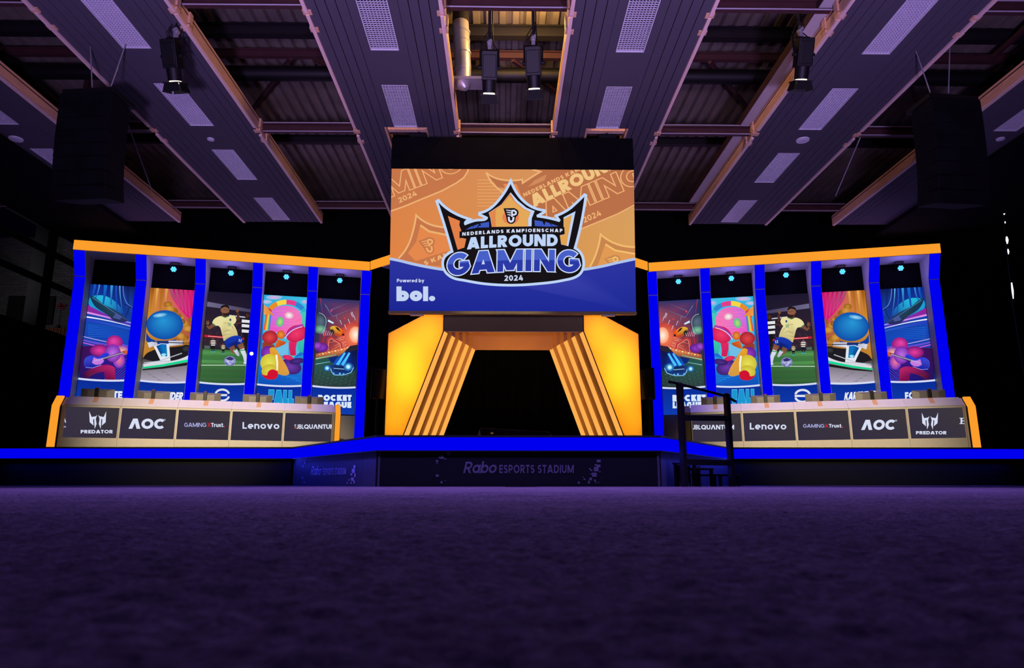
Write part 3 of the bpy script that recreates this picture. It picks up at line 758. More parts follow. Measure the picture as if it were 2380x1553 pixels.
# ------------------------------------------------------------------ stair unit with hand rail beside the middle stage
st = thing('stage_steps', 'black wooden stage steps at the corner of the middle stage', 'steps', (2.62, 10.98, 0), math.atan2(.65, .95))
bk = lambda s: .235 + .40 * s                          # how deep a tread can be before it meets the angled stage front
for k, (s0, s1, z) in enumerate(((.06, .42, .375), (.42, .82, .29), (.82, 1.5, .195))):
    MB().prism([(s0, .06), (s1, .06), (s1, min(.5, bk(s1))), (s0, bk(s0))], z - .03, z, 'z').build('tread', M['satin_black'], st, .004)
    for s in (s0 + .01, s1 - .06):
        for yy in (.07, min(.5, bk(s)) - .06): MB().box(s, s + .045, yy, yy + .04, 0, z - .03).build('tread_leg', M['black'], st)
for k in range(3): MB().box(.13 + k * .24, .20 + k * .24, bk(.1) - .05, bk(.1) - .02, 0, .33).build('back_slat', M['grey_panel'], st)
hr = thing('hand_rail', 'black steel hand rail on the stage steps, two posts joined by bars', 'hand rail', (2.62, 10.9, 0), math.atan2(.65, .95))
MB().box(-.045, .045, -.04, .04, 0, 1.58).build('post', M['black'], hr, .006)
MB().box(1.095, 1.185, -.04, .04, 0, 1.50).build('post', M['black'], hr, .006)
MB().tube([(-.24, 0, 1.60), (-.1, 0, 1.595), (0, 0, 1.585), (1.14, 0, 1.47), (1.36, 0, 1.40)], .022, 10).build('top_rail', M['satin_black'], hr)
MB().bar((.045, 0, 1.055), (1.10, 0, 1.10), .06, .085).build('middle_bar', M['black'], hr, .004)
MB().box(.045, 1.095, -.03, .03, .33, .42).build('lower_bar', M['black'], hr, .004)
for s in (0, 1.14): MB().ball((s, 0, 1.585 if s == 0 else 1.495), .05, 12, 1, 1, .6).build('post_cap', M['black'], hr)

# ================================================================== PORTAL
PC, PY = .035, 13.2
po = thing('stage_portal', 'glowing yellow and orange stepped stage entrance portal under the big screen', 'portal', (PC, PY, DK))
KZ = 2.93 - DK
def poly_panel(pts, y0, y1): return MB().prism(pts, y0, y1, 'y')
for sx in (-1, 1):
    out = [(sx * 2.42, 0), (sx * 2.42, 2.88 - DK), (sx * 1.366, 3.46 - DK), (sx * 1.366, KZ), (sx * 2.13, 0)]
    poly_panel(out, 0, .012).build('side_panel', M['lit_fabric'], po)
    m = MB(); n = len(out)                              # light box behind the stretched fabric
    m.add([(x, .013, z) for x, z in out] + [(x, .42, z) for x, z in out], [(i, (i + 1) % n, n + (i + 1) % n, n + i) for i in range(n)] + [list(range(n, 2 * n))])
    m.build('light_box', M['gray_set'], po, fix=False)
    m = MB(); big = [(sx * 2.435, 0), (sx * 2.435, 2.89 - DK), (sx * 1.366, 3.48 - DK), (sx * 1.366, 3.46 - DK), (sx * 2.42, 2.88 - DK), (sx * 2.42, 0)]
    m.prism(big, -.004, .44, 'y'); m.build('panel_edge', M['black'], po)
    m = MB(); m.prism([(sx * 2.13, 0), (sx * 1.366, KZ), (sx * 1.366, 3.46 - DK), (sx * 1.348, 3.46 - DK), (sx * 1.348, KZ), (sx * 2.112, 0)], -.002, .02, 'y'); m.build('dark_joint', M['steel_red'], po)
    for px, pz, e, wx, wz in ((2.08, 1.40, 31, .45, 1.1), (1.66, 2.15, 9, .3, .5), (2.28, .45, 8, .2, .6)):
        light('portal_lamp', 'AREA', (PC + sx * px, PY + .41, DK + pz), (PC + sx * px, PY, DK + pz), e, (1.0, .51, .10), wx, 170, sy=wz)
ribs = []
for k in range(5):
    ribs.append((.425 * k, 1.346 - .117 * k))           # depth, half width at the knee
SLP = (2.13 - 1.366) / KZ
for k, (yk, xk) in enumerate(ribs):
    for sx in (-1, 1):
        lo = [(sx * (xk + SLP * KZ), 0), (sx * xk, KZ), (sx * (xk - .068), KZ - .045), (sx * (xk - .093 + SLP * KZ), 0)]
        poly_panel(lo, yk, yk + .03).build('light_rib', M['rib_led'], po)
        upq = [(sx * xk, KZ), (sx * xk, KZ + .75), (sx * (xk - .068), KZ + .75), (sx * (xk - .068), KZ - .045)]
        poly_panel(upq, yk + .004, yk + .03).build('rib_head', M['tan'], po)
        if k < 4:
            y2, x2 = ribs[k + 1]
        else: y2, x2 = yk + .35, xk - .05
        a = [(sx * (xk - .093 + SLP * KZ), 0), (sx * (xk - .068), KZ - .045), (sx * (xk - .068), KZ + .75)]
        b = [(sx * (x2 + SLP * KZ), 0), (sx * x2, KZ), (sx * x2, KZ + .75)]
        m = MB(); v = [(p[0], yk + .03, p[1]) for p in a] + [(p[0], y2, p[1]) for p in b] + [(p[0] + sx * .02, yk + .03, p[1]) for p in a] + [(p[0] + sx * .02, y2, p[1]) for p in b]
        m.add(v, [(0, 1, 4, 3), (1, 2, 5, 4), (6, 9, 10, 7), (7, 10, 11, 8), (0, 6, 7, 1), (1, 7, 8, 2)])
        m.build('return_panel', M['tan'] if k < 4 else M['black'], po)
xb = ribs[4][1]
MB().box(-1.366, 1.366, 0, .03, KZ, 3.5 - DK).build('header_panel', M['header'], po)
MB().box(-1.36, 1.36, .0, .05, KZ - .012, KZ - .001).build('header_edge', M['pine'], po)
MB().box(-xb - .0, xb + .0, 1.70, 1.73, KZ - .045, KZ + .75).build('lintel_panel', M['tan'], po)
MB().box(-1.4, 1.4, .03, 1.75, KZ + .75, KZ + .78).build('roof_panel', M['tan'], po)
for sx in (-1, 1):                                      # added amber fills in the open passage, brightening the pleats
    light('portal_pleat_fill', 'AREA', (PC + sx * .35, PY + 1.2, DK + .25), (PC + sx * 1.6, PY + .9, DK + 1.3), 6, (1.0, .50, .14), .3, 170)
light('portal_lintel_fill', 'AREA', (PC, PY + .75, DK + 1.0), (PC, PY + 1.5, DK + 2.5), 14, (1.0, .52, .16), .8, 150)  # added fill that brightens the lintel, no fixture there
# curtain behind the opening
m = MB(); prv = []
for k in range(120):
    xx = -2.6 + 5.2 * k / 119; prv.append((xx, 16.3 + .06 * math.sin(k * .9) + .02 * math.sin(k * 2.3)))
n = len(prv)
m.add([(x, y, DK + .01) for x, y in prv] + [(x, y, 5.0) for x, y in prv], [(i, i + 1, n + i + 1, n + i) for i in range(n - 1)], True)
tag(m.build('curtain', M['drape'], fix=False), 'black pleated curtain closing off the inside of the portal', 'curtain')
# low dark lectern box behind the stage edge
t = thing('low_table', 'low black glossy table standing inside the portal opening', 'table', (.05, 12.85, DK + .002))
m = MB(); m.prism([(-.64, .20), (-.60, .235), (.60, .165), (.64, .13), (.64, .10), (-.64, .17)], -.25, .25, 'y').build('table_top', M['glossy'], t, .005)
for sx, z in ((-.66, .2), (.66, .13)):
    MB().tube([(sx, -.2, 0), (sx * .985, -.2, z * .5), (sx * .95, -.2, z)], .014, 8).build('leg', M['galv'], t)
    MB().tube([(sx, .2, 0), (sx * .985, .2, z * .5), (sx * .95, .2, z)], .014, 8).build('leg', M['galv'], t)

# ================================================================== BIG SCREEN
TI = math.atan2(.30, 2.64); SW, SH = 4.50, math.hypot(.30, 2.64)
so = Vector((-2.245, 12.33, 3.115)); suy = Vector((0, -math.sin(TI), math.cos(TI)))
scr = thing('led_screen', 'large hanging screen with an orange and blue gaming championship crown logo', 'screen', so)
scr.rotation_euler = (TI, 0, 0)
MB().box(0, SW, .006, .13, 0, SH).build('casing', M['black'], scr)
m = MB().box(-.01, SW + .01, -.03, .14, -.055, -.004)
for k in range(1, 9): m.box(k * .5 - .012, k * .5 + .012, -.034, .1, -.062, -.05)
m.build('bottom_rail', M['header'], scr)
for xx in (.38, SW - .62): MB().box(xx, xx + .24, -.02, .1, -.085, -.055).build('clamp', M['gray_set'], scr, .004)

def build_main_picture():
    p = Pic(SW, SH, survey(so, (1, 0, 0), suy, 880, 370, 3.8387))
    # orange field
    p.poly([(80, 60), (1190, 60), (2310, 60), (2310, 1000), (1190, 1000), (80, 1000)],
           [(214, 128, 78), (226, 140, 84), (214, 158, 100), (218, 160, 88), (226, 148, 78), (226, 132, 66)])
    D1, D2, LT = (198, 118, 74), (186, 112, 72), (238, 178, 118)
    # tilted repeats of the crown in the background
    p.poly([(60, 60), (805, 60), (795, 110), (760, 165), (690, 215), (560, 285), (400, 350), (220, 425), (90, 470), (60, 480)], D1)
    p.line([(800, 60), (795, 110), (760, 165), (690, 215), (560, 285), (400, 350), (220, 425), (60, 480)], 13, LT)
    for (x0, y0, x1, y1, s) in ((118, 335, 560, 160, 'MIN'),):
        p.text('MING', (98, 345), (770, 90), 190, .22, LT, .05, grow=.02); p.text('MING', (98, 345), (770, 90), 190, .22, D1, .05, grow=-.022)
    p.text('2024', (186, 392), (346, 322), 46, .19, LT)
    for k in range(9):
        yy = 186 + k * 29; p.line([(880, yy), (1130 - 12 * (k % 3), yy)], 6, (234, 168, 106))
    p.poly([(960, 122), (1040, 168), (1150, 190), (1282, 182), (1285, 214), (1380, 152), (1445, 112), (1390, 84), (1640, 40), (2310, 40), (2310, 410), (1960, 560), (1790, 630), (1690, 560), (1500, 560), (1400, 470), (1280, 330), (1150, 260), (1060, 250)], D2)
    p.line(smooth([(958, 120), (1040, 168), (1150, 190), (1282, 182), (1285, 214), (1380, 152), (1445, 112), (1372, 92)]), 15, LT)
    p.line([(958, 120), (1000, 200), (1060, 260), (1150, 330)], 15, LT)
    p.poly([(1110, 220), (1230, 225), (1275, 330), (1160, 330)], (232, 138, 82))
    p.poly([(1330, 250), (1380, 200), (1390, 190), (1500, 135), (1480, 190), (1400, 225)], (208, 138, 92))
    p.text('NEDERLANDS KAMPI', (1300, 338), (1850, 78), 34, .24, LT, .2)
    p.text('ALLROUND', (1385, 432), (2150, 60), 112, .28, (240, 196, 130), .06)
    p.text('AMING', (1500, 575), (2390, 200), 185, .24, LT, .06, grow=.022); p.text('AMING', (1500, 575), (2390, 200), 185, .24, D2, .06, grow=-.024)
    p.line([(2310, 395), (2130, 490), (1960, 560), (1790, 630)], 11, LT)
    p.text('2024', (1836, 570), (1990, 500), 52, .19, LT)
    # house shaped crown tips low on both sides
    p.poly([(335, 500), (395, 550), (480, 590), (620, 610), (620, 960), (420, 945), (240, 905), (175, 885), (245, 790), (300, 640)], D1)
    p.line(smooth([(178, 885), (252, 790), (305, 650), (335, 500), (395, 550), (480, 590), (620, 610)]), 16, LT)
    p.poly([(372, 590), (450, 645), (620, 680), (620, 820), (330, 910), (262, 838), (335, 740)], (228, 136, 78))
    p.line([(372, 590), (450, 645), (620, 680)], 18, (236, 176, 110))
    emblem(p, 445, 775, 1.05, -20, D1, (238, 170, 106))
    p.text('S KAM', (415, 950), (640, 860), 38, .24, LT, .2)
    p.poly([(1980, 665), (2060, 730), (2160, 770), (2310, 790), (2310, 960), (1890, 960), (1940, 840)], (200, 134, 78))
    p.line(smooth([(1885, 960), (1945, 830), (1980, 672), (2060, 730), (2160, 770), (2310, 785)]), 16, (242, 188, 112))
    p.poly([(2022, 760), (2110, 815), (2310, 850), (2310, 960), (1950, 960)], (224, 154, 84))
    p.line([(2022, 760), (2110, 815), (2310, 850)], 16, (242, 190, 112)); emblem(p, 2100, 930, 1.0, -20, (200, 134, 78), (242, 190, 112))
    # blue base
    cv = [(70, 885), (180, 905), (300, 935), (430, 962), (570, 985), (800, 1010), (1180, 1022), (1560, 1010), (1830, 985), (1980, 960), (2130, 925), (2320, 885)]
    p.poly(cv + [(2320, 1360), (1700, 1360), (1180, 1360), (640, 1360), (60, 1360)],
           [(44, 52, 160)] * 4 + [(60, 66, 172)] * 4 + [(44, 52, 160)] * 4 + [(28, 40, 150), (48, 60, 170), (70, 80, 180), (46, 56, 166), (26, 36, 146)])
    p.line(smooth(cv), 24, (176, 196, 236))
    # crown logo
    K = [(533, 385), (590, 440), (680, 497), (786, 540), (762, 568), (770, 592), (860, 560), (968, 540), (975, 518), (916, 490), (1000, 452), (1100, 350), (1178, 222), (1262, 360), (1360, 436), (1464, 468), (1408, 500), (1412, 520), (1510, 536), (1612, 562), (1624, 545), (1600, 512), (1700, 460), (1770, 400), (1836, 335), (1790, 600), (1738, 800), (1790, 840), (1815, 900), (1808, 985), (1770, 1032), (1640, 1072), (1400, 1103), (1180, 1114), (950, 1102), (770, 1072), (665, 1048), (605, 1000), (583, 935), (595, 885), (630, 852), (670, 832), (610, 625), (565, 480)]
    WH, BK = (190, 212, 246), (22, 18, 22)
    K = smooth(K, True)
    p.line(K, 46, WH, True)
    p.poly(K, BK)
    p.poly([(618, 508), (725, 552), (720, 590), (738, 640), (725, 700), (782, 712), (765, 790), (705, 810)], (226, 128, 74))
    p.poly([(1650, 520), (1756, 466), (1692, 778), (1628, 762), (1616, 680), (1656, 672), (1650, 600)], WH)
    p.poly([(1652, 534), (1724, 498), (1676, 774), (1628, 760), (1616, 682), (1656, 674), (1651, 600)], (224, 164, 84))
    p.poly([(1178, 298), (1240, 370), (1320, 435), (1392, 464), (1366, 530), (1364, 600), (1010, 606), (998, 530), (982, 480), (1095, 405)], WH)
    p.poly([(1174, 306), (1218, 378), (1290, 440), (1356, 474), (1334, 535), (1334, 602), (1012, 606), (1000, 530), (984, 482), (1095, 406)], (226, 136, 76))
    p.poly([(1172, 330), (1212, 384), (1284, 444), (1352, 476), (1332, 535), (1332, 602), (1045, 605), (1042, 520), (1046, 450), (1110, 400)], (228, 168, 88))
    p.ell(1178, 520, 74, 60, (230, 124, 80)); 
    emblem(p, 1182, 508, 1.0, 0, BK, (214, 220, 244))
    BL = (62, 88, 192)
    p.poly([(776, 632), (830, 600), (905, 576), (888, 600), (915, 594), (905, 575), (985, 560), (986, 610), (880, 612)], BL)
    p.line([(880, 612), (905, 575)], 7, BK); p.line([(840, 605), (850, 592)], 6, BK)
    p.poly([(1390, 546), (1462, 556), (1480, 582), (1490, 560), (1606, 600), (1500, 604), (1394, 598)], BL)
    p.line([(1480, 590), (1462, 552)], 7, BK); p.line([(1550, 596), (1528, 574)], 6, BK)
    p.poly([(722, 646), (1190, 606), (1656, 608), (1660, 668), (1190, 668), (722, 706)], BK)
    p.text('NEDERLANDS KAMPIOENSCHAP', (746, 686), (1640, 654), 31, .25, (214, 224, 246), .30, bend=-13, space=.5, up=(.02, -1))
    p.text('ALLROUND', (788, 808), (1597, 778), 106, .27, WH, .09, bend=-10, up=(.01, -1))
    def arch(t, c):
        x = 614 + (1788 - 614) * t
        b = 1048 - 150 * t + 118 * t * t; top = 846 - 120 * t + 92 * t * t
        return (x + 4 * (c - .5), b + (top - b) * c)
    p.text('GAMING', (0, 0), (1, 0), 1, .25, (206, 220, 250), .11, grow=.045, fn=arch)
    p.text('GAMING', (0, 0), (1, 0), 1, .25, (44, 58, 166), .11, grow=-.002, fn=arch)
    p.text('GAMING', (0, 0), (1, 0), 1, .25, (72, 96, 200), .11, grow=-.002, fn=arch, clip=(.52, 1.2))
    p.text('2024', (1122, 1088), (1288, 1084), 50, .22, (200, 212, 238), .14)
    p.text('Powered by', (164, 1100), (408, 1100), 31, .19, (212, 222, 246), .10)
    p.text('bol.', (160, 1268), (506, 1268), 126, .30, (196, 212, 242), .05)
    return p
def emblem(p, cx, cy, k, rot, dark, pale):
    r = math.radians(rot); f = lambda a, b: (cx + k * (a * math.cos(r) - b * math.sin(r)), cy + k * (a * math.sin(r) + b * math.cos(r)))
    p.poly([f(*q) for q in [(-68, -68), (30, -70), (60, -52), (68, -28), (58, -4), (42, 10), (36, 50), (14, 70), (-14, 70), (-36, 50), (-46, 0)]], dark)
    for a, b, c in ((-50, -56, -48), (-44, -36, -28), (-38, -16, -8)):
        p.poly([f(a, b), (f(-2, b + 4)), f(-4, c + 6), f(a + 8, c)], pale)
    p.line([f(8, 8), f(8, -46), f(28, -48), f(44, -34), f(42, -18), f(26, -10), f(10, -10)], 15 * k, pale)
    p.line([f(-22, 8), f(-18, 40), f(-4, 52), f(10, 48), f(18, 36), f(22, 10)], 17 * k, pale)
build_main_picture().build('picture', scr)
t = thing('screen_pelmet', 'plain black cloth pelmet box above the big screen', 'pelmet', (0, 12.04, 5.776))
MB().box(-2.262, 2.262, 0, .55, 0, .63).build('cloth_front', M['drape'], t, .01)
for xx, lab in ((-1.83, 'black chain hoist above the gallery-side end of the pelmet'), (1.86, 'black chain hoist above the stair-side end of the pelmet')):
    t = thing('chain_hoist', lab, 'hoist', (xx, 12.56, 6.409), 0, 'chain hoists carrying the screen')
    MB().box(-.17, .17, -.13, .13, 0, .30).build('motor_body', M['black'], t, .02)
    MB().tube([(0, 0, .22), (0, 0, 2.2)], .018, 6).build('chain', M['satin_black'], t)
    MB().tube([(.25, 0, .005), (.25, 0, .14)], .07, 12).build('chain_bag', M['black'], t)

# ================================================================== SET WINGS WITH TALL DISPLAYS
WL = math.hypot(7.53, 1.8); WA = math.atan2(1.8, 7.53)
PW = .27
WINGS = {}
def wing(side):
    left = side == 'L'
    org = (-11.6, 17.5, 0) if left else (4.10, 19.28, 0)
    nm = 'gallery-side' if left else 'stair-side'
    w = thing('stage_set_wall', 'tall %s stage set wall with six blue posts under an orange light beam' % nm, 'set wall', org, WA if left else -WA)
    sx = lambda s0, s1: (s0, s1) if left else (WL - s1, WL - s0)
    a, b = sx(.165, 7.80)
    MB().box(a, b, 0, .03, 6.045, 6.30).build('light_beam', M['orange_led'], w)
    MB().box(a - .01, b + .01, .03, .40, 6.04, 6.31).build('beam_casing', M['black'], w)
    m = MB()
    for k in range(1, 4):
        q = a + (b - a) * k / 4; m.box(q - .004, q + .004, -.004, 0, 6.045, 6.30)
    m.build('beam_seam', M['orange_led'], w)
    MB().box(a, b, .03, .78, 6.03, 6.04).build('soffit', M['gray_set'], w)
    a, b = sx(.2, 7.80)
    MB().box(a, b, .80, .84, DK + .002, 6.03).build('back_panel', M['drape'], w)
    MB().box(a, b, .74, .80, DK + .002, 1.94).build('plinth_panel', M['gray_set'], w)
    prof = [(.30, DK + .002), (.30, 5.40), (.0, 6.03), (.79, 6.03), (.79, DK + .002)]
    for i in range(6):
        a, b = sx(.18 + 1.48 * i, .18 + 1.48 * i + PW)
        p = MB().prism(prof, a, b, 'x').build('post', M['gray_set'], w)
        f = MB(); e = .006
        f.add([(a + e, .292, DK + .003), (b - e, .292, DK + .003), (b - e, .292, 5.385), (a + e, .292, 5.385), (a + e, .299, DK + .003), (b - e, .299, DK + .003), (b - e, .299, 5.385), (a + e, .299, 5.385)],
              [(0, 1, 2, 3), (4, 7, 6, 5), (0, 4, 5, 1), (1, 5, 6, 2), (2, 6, 7, 3), (3, 7, 4, 0)])
        d = Vector((0, -.63, -.30)).normalized() * .008
        q = [(a + e, .293, 5.412), (b - e, .293, 5.412), (b - e, .003, 6.02), (a + e, .003, 6.02)]
        f.add([(x, y + d.y, z + d.z) for x, y, z in q] + q, [(0, 1, 2, 3), (4, 7, 6, 5), (0, 4, 5, 1), (1, 5, 6, 2), (2, 6, 7, 3), (3, 7, 4, 0)])
        f.build('light_face', M['blue_led'], p, fix=True)
    bpy.context.view_layer.update(); WINGS[side] = w
    return w
def stroke_curve(*pts, n=18):
    """smooth curve through 3 or 4 control points (Bezier)"""
    P = [Vector(p) for p in pts]; out = []
    for i in range(n + 1):
        t = i / n; Q = P[:]
        while len(Q) > 1: Q = [Q[j].lerp(Q[j + 1], t) for j in range(len(Q) - 1)]
        out.append((Q[0].x, Q[0].y))
    return out
cropA, cropB = (180, 640, 4.853), (450, 640, 4.705)
LEFTCROP, RIGHTCROP = (120, 540, 2.987), (1480, 540, 2.505)

def art_streaks(p):       # blue and violet speed streaks with an electric guitar
    p.poly([(140, 90), (400, 90), (660, 110), (600, 480), (570, 760), (530, 1200), (30, 1200), (80, 700), (110, 400)],
           [(14, 40, 140), (20, 70, 170), (18, 20, 70), (22, 60, 150), (20, 70, 190), (24, 20, 110), (40, 16, 100), (20, 80, 190), (20, 60, 170)])
    p.poly([(150, 240), (300, 230), (430, 300), (520, 420), (420, 460), (250, 420), (130, 330)], [(20, 150, 200), (40, 190, 220), (30, 120, 190), (24, 70, 160), (24, 90, 180), (24, 110, 190), (30, 160, 210)])
    for x0, x1, y1, w, c in ((200, 150, 260, 26, (24, 90, 190)), (250, 190, 280, 18, (60, 150, 230)), (320, 290, 330, 40, (16, 110, 200)), (390, 380, 330, 30, (50, 170, 230)), (440, 450, 400, 24, (30, 80, 190)), (480, 510, 420, 16, (100, 190, 240)), (540, 560, 360, 40, (16, 18, 70)), (610, 600, 420, 60, (12, 14, 60))):
        p.taper(stroke_curve((x0, 90), (x0 - 10, 200), (x1, y1)), w, w * .4, c, (20, 70, 170))
    p.taper(stroke_curve((515, 120), (515, 260), (545, 330), (620, 360)), 7, 5, (120, 150, 240))
    for a, b, c, w, col, c2 in (((100, 360), (300, 470), (620, 560), 60, (150, 30, 150), (60, 60, 190)), ((110, 420), (320, 470), (620, 540), 22, (230, 140, 230), (150, 150, 240)), ((105, 470), (330, 500), (620, 580), 16, (240, 240, 255), (200, 210, 255)), ((100, 500), (320, 540), (610, 610), 34, (40, 60, 190), (40, 90, 200))):
        p.taper(stroke_curve(a, b, c), w, w * .5, col, c2)
    for k in range(7): p.taper([(120, 560 + k * 22), (600, 600 + k * 16)], 4, 1, (40, 120, 220), (30, 90, 200))
    # a plain dark glider wing instead of a figure
    p.poly([(140, 225), (175, 235), (300, 330), (430, 395), (575, 500), (560, 520), (430, 520), (330, 440), (190, 340)], [(18, 52, 80), (18, 60, 84), (34, 70, 80), (40, 60, 90), (40, 50, 110), (40, 44, 100), (34, 40, 90), (30, 60, 76), (16, 50, 90)])
    p.taper([(170, 250), (420, 420), (570, 510)], 7, 4, (70, 150, 190), (60, 90, 170)); p.line([(540, 470), (600, 350)], 9, (20, 30, 100)); p.line([(530, 325), (625, 370)], 9, (24, 26, 90))
    p.poly([(430, 430), (500, 470), (480, 500), (400, 480)], (70, 84, 150))
    for a, b, w, col in (((60, 690), (590, 800), 16, (200, 190, 250)), ((60, 730), (590, 830), 40, (110, 80, 210)), ((60, 760), (590, 880), 24, (210, 90, 220))):
        p.taper(stroke_curve(a, (300, a[1] + 60), b), w * .4, w, col, (70, 70, 210))
    p.poly([(30, 800), (300, 790), (560, 860), (540, 1200), (20, 1200)], [(60, 16, 70), (70, 20, 110), (40, 20, 120), (24, 26, 140), (30, 20, 100)])
    for k in range(9): p.taper([(300 + k * 30, 1180), (600, 900 + k * 32)], 5, 2, (130, 60, 220) if k % 2 else (60, 110, 240))
    p.ell(420, 760, 92, 82, (232, 70, 170), (150, 20, 120), hl=(-14, -22)); p.ell(500, 850, 90, 60, (250, 180, 140), (120, 40, 180)); p.ell(470, 960, 70, 90, (240, 120, 150), (100, 40, 190))
    p.ell(250, 850, 110, 70, (232, 60, 160), (110, 20, 110)); p.ell(400, 880, 90, 100, (190, 110, 230), (120, 40, 170))
    p.poly([(60, 1110), (330, 1010), (420, 1040), (430, 1200), (320, 1200), (300, 1090), (180, 1120), (100, 1180)], [(60, 14, 60), (170, 30, 110), (190, 40, 100), (120, 14, 70), (110, 14, 70), (130, 20, 90), (110, 30, 60), (60, 14, 60)])
    # guitar: waisted body, guard, neck, head
    p.poly([(75, 1000), (85, 940), (150, 905), (240, 920), (300, 880), (350, 878), (360, 900), (310, 940), (330, 975), (260, 1015), (150, 1050), (95, 1045)], [(60, 70, 200)] * 2 + [(40, 60, 220)] * 5 + [(24, 30, 160)] * 5)
    p.poly([(185, 925), (260, 945), (300, 930), (290, 985), (210, 1010), (165, 985)], (200, 120, 220))
    p.taper([(290, 945), (530, 865)], 30, 20, (60, 20, 60), (90, 30, 60)); p.poly([(525, 850), (575, 850), (570, 885), (530, 890)], (200, 90, 60))
    for k in range(4): p.line([(190, 960 + 6 * k), (520, 868 + 3 * k)], 2, (190, 190, 230))
    p.line([(95, 1040), (170, 1046), (270, 1012)], 5, (160, 170, 240))
def art_kart(p):          # racing kart on a road before golden folds
    p.poly([(820, 120), (1060, 130), (1330, 150), (1290, 640), (1240, 960), (740, 960), (790, 480)], [(190, 120, 40), (212, 150, 60), (220, 10, 120), (180, 110, 30), (150, 90, 30), (190, 130, 50), (205, 140, 50)])
    for x0, c0, c1, w in ((850, (150, 80, 20), (205, 130, 40), 40), (905, (232, 176, 84), (200, 130, 50), 30), (960, (170, 100, 30), (190, 120, 40), 44), (1010, (226, 170, 80), (190, 120, 40), 26)):
        p.taper(stroke_curve((x0, 130), (x0 - 14, 250), (x0 - 30, 420)), w, w * .5, c0, c1)
    p.poly([(1030, 120), (1330, 140), (1300, 520), (1200, 430), (1110, 320), (1060, 240)], [(150, 90, 110), (224, 0, 110), (206, 0, 120), (240, 10, 140), (220, 20, 110), (180, 70, 110)])
    for k in range(5): p.taper(stroke_curve((1080 + k * 55, 140), (1110 + k * 48, 260), (1150 + k * 40, 360 + k * 40)), 20, 6, (170, 0, 90), (250, 60, 160))
    for k in range(26): p.ell(1020 + (k * 67) % 280, 330 + (k * 41) % 330 + ((k * 67) % 280) * .5, 46, 34, ((200, 142, 50), (170, 110, 36), (214, 160, 70))[k % 3], ((150, 92, 30), (140, 84, 26), (190, 124, 46))[k % 3])
    for k in range(16): p.taper([(1190 + k * 6, 770), (1150 + k * 11, 690 + (k * 37) % 50)], 8, 2, (120, 50, 20), (240, 180, 100))
    p.poly([(700, 930), (1290, 900), (1290, 1240), (700, 1240)], [(60, 54, 48), (60, 56, 60), (190, 180, 200), (178, 170, 190)])
    for k in range(14): p.taper([(740 + (k * 53) % 420, 1080 + (k * 31) % 120), (800 + (k * 53) % 420, 1090 + (k * 31) % 120)], 5, 1, (120, 112, 118))
    # plain shiny blue ball riding the kart
    p.ell(985, 560, 208, 165, (40, 150, 214), (14, 76, 170), hl=(-20, -50)); p.ell(930, 452, 80, 24, (170, 216, 240), (44, 152, 214), rot=-8)
    p.poly([(780, 640), (840, 720), (1000, 740), (1120, 720), (1040, 790), (860, 780), (775, 740)], (14, 60, 160))
    p.poly([(740, 940), (800, 870), (1180, 800), (1270, 790), (1265, 960), (1000, 990)], (30, 28, 34))
    p.ell(1225, 830, 60, 44, (60, 62, 66), (16, 16, 20), rot=-10)
    for a, b in (((800, 790), (900, 760)), ((1030, 770), (1190, 760))): p.taper([a, b], 60, 44, (220, 220, 232), (180, 186, 206))
    p.line([(850, 748), (1040, 760), (1200, 765)], 10, (40, 40, 60))
    p.poly([(860, 800), (940, 770), (1035, 775), (1050, 965), (940, 970)], (226, 230, 240)); p.poly([(890, 800), (945, 776), (1005, 780), (1015, 915), (950, 915)], [(10, 60, 120), (14, 110, 190), (14, 110, 190), (10, 130, 190), (10, 70, 140)])
    p.poly([(945, 890), (975, 880), (1005, 890), (985, 915), (960, 915)], (150, 230, 245))
    p.poly([(740, 1005), (900, 975), (1100, 960), (1250, 905), (1256, 960), (1050, 1010), (750, 1045)], (216, 216, 226))
    p.taper([(735, 1045), (960, 1018), (1250, 962)], 20, 28, (20, 200, 130), (20, 220, 150))
    p.taper([(735, 1066), (960, 1045), (1250, 1000)], 14, 30, (30, 34, 30), (24, 24, 24))
    p.line([(750, 990), (920, 970), (1180, 880)], 10, (190, 196, 210))
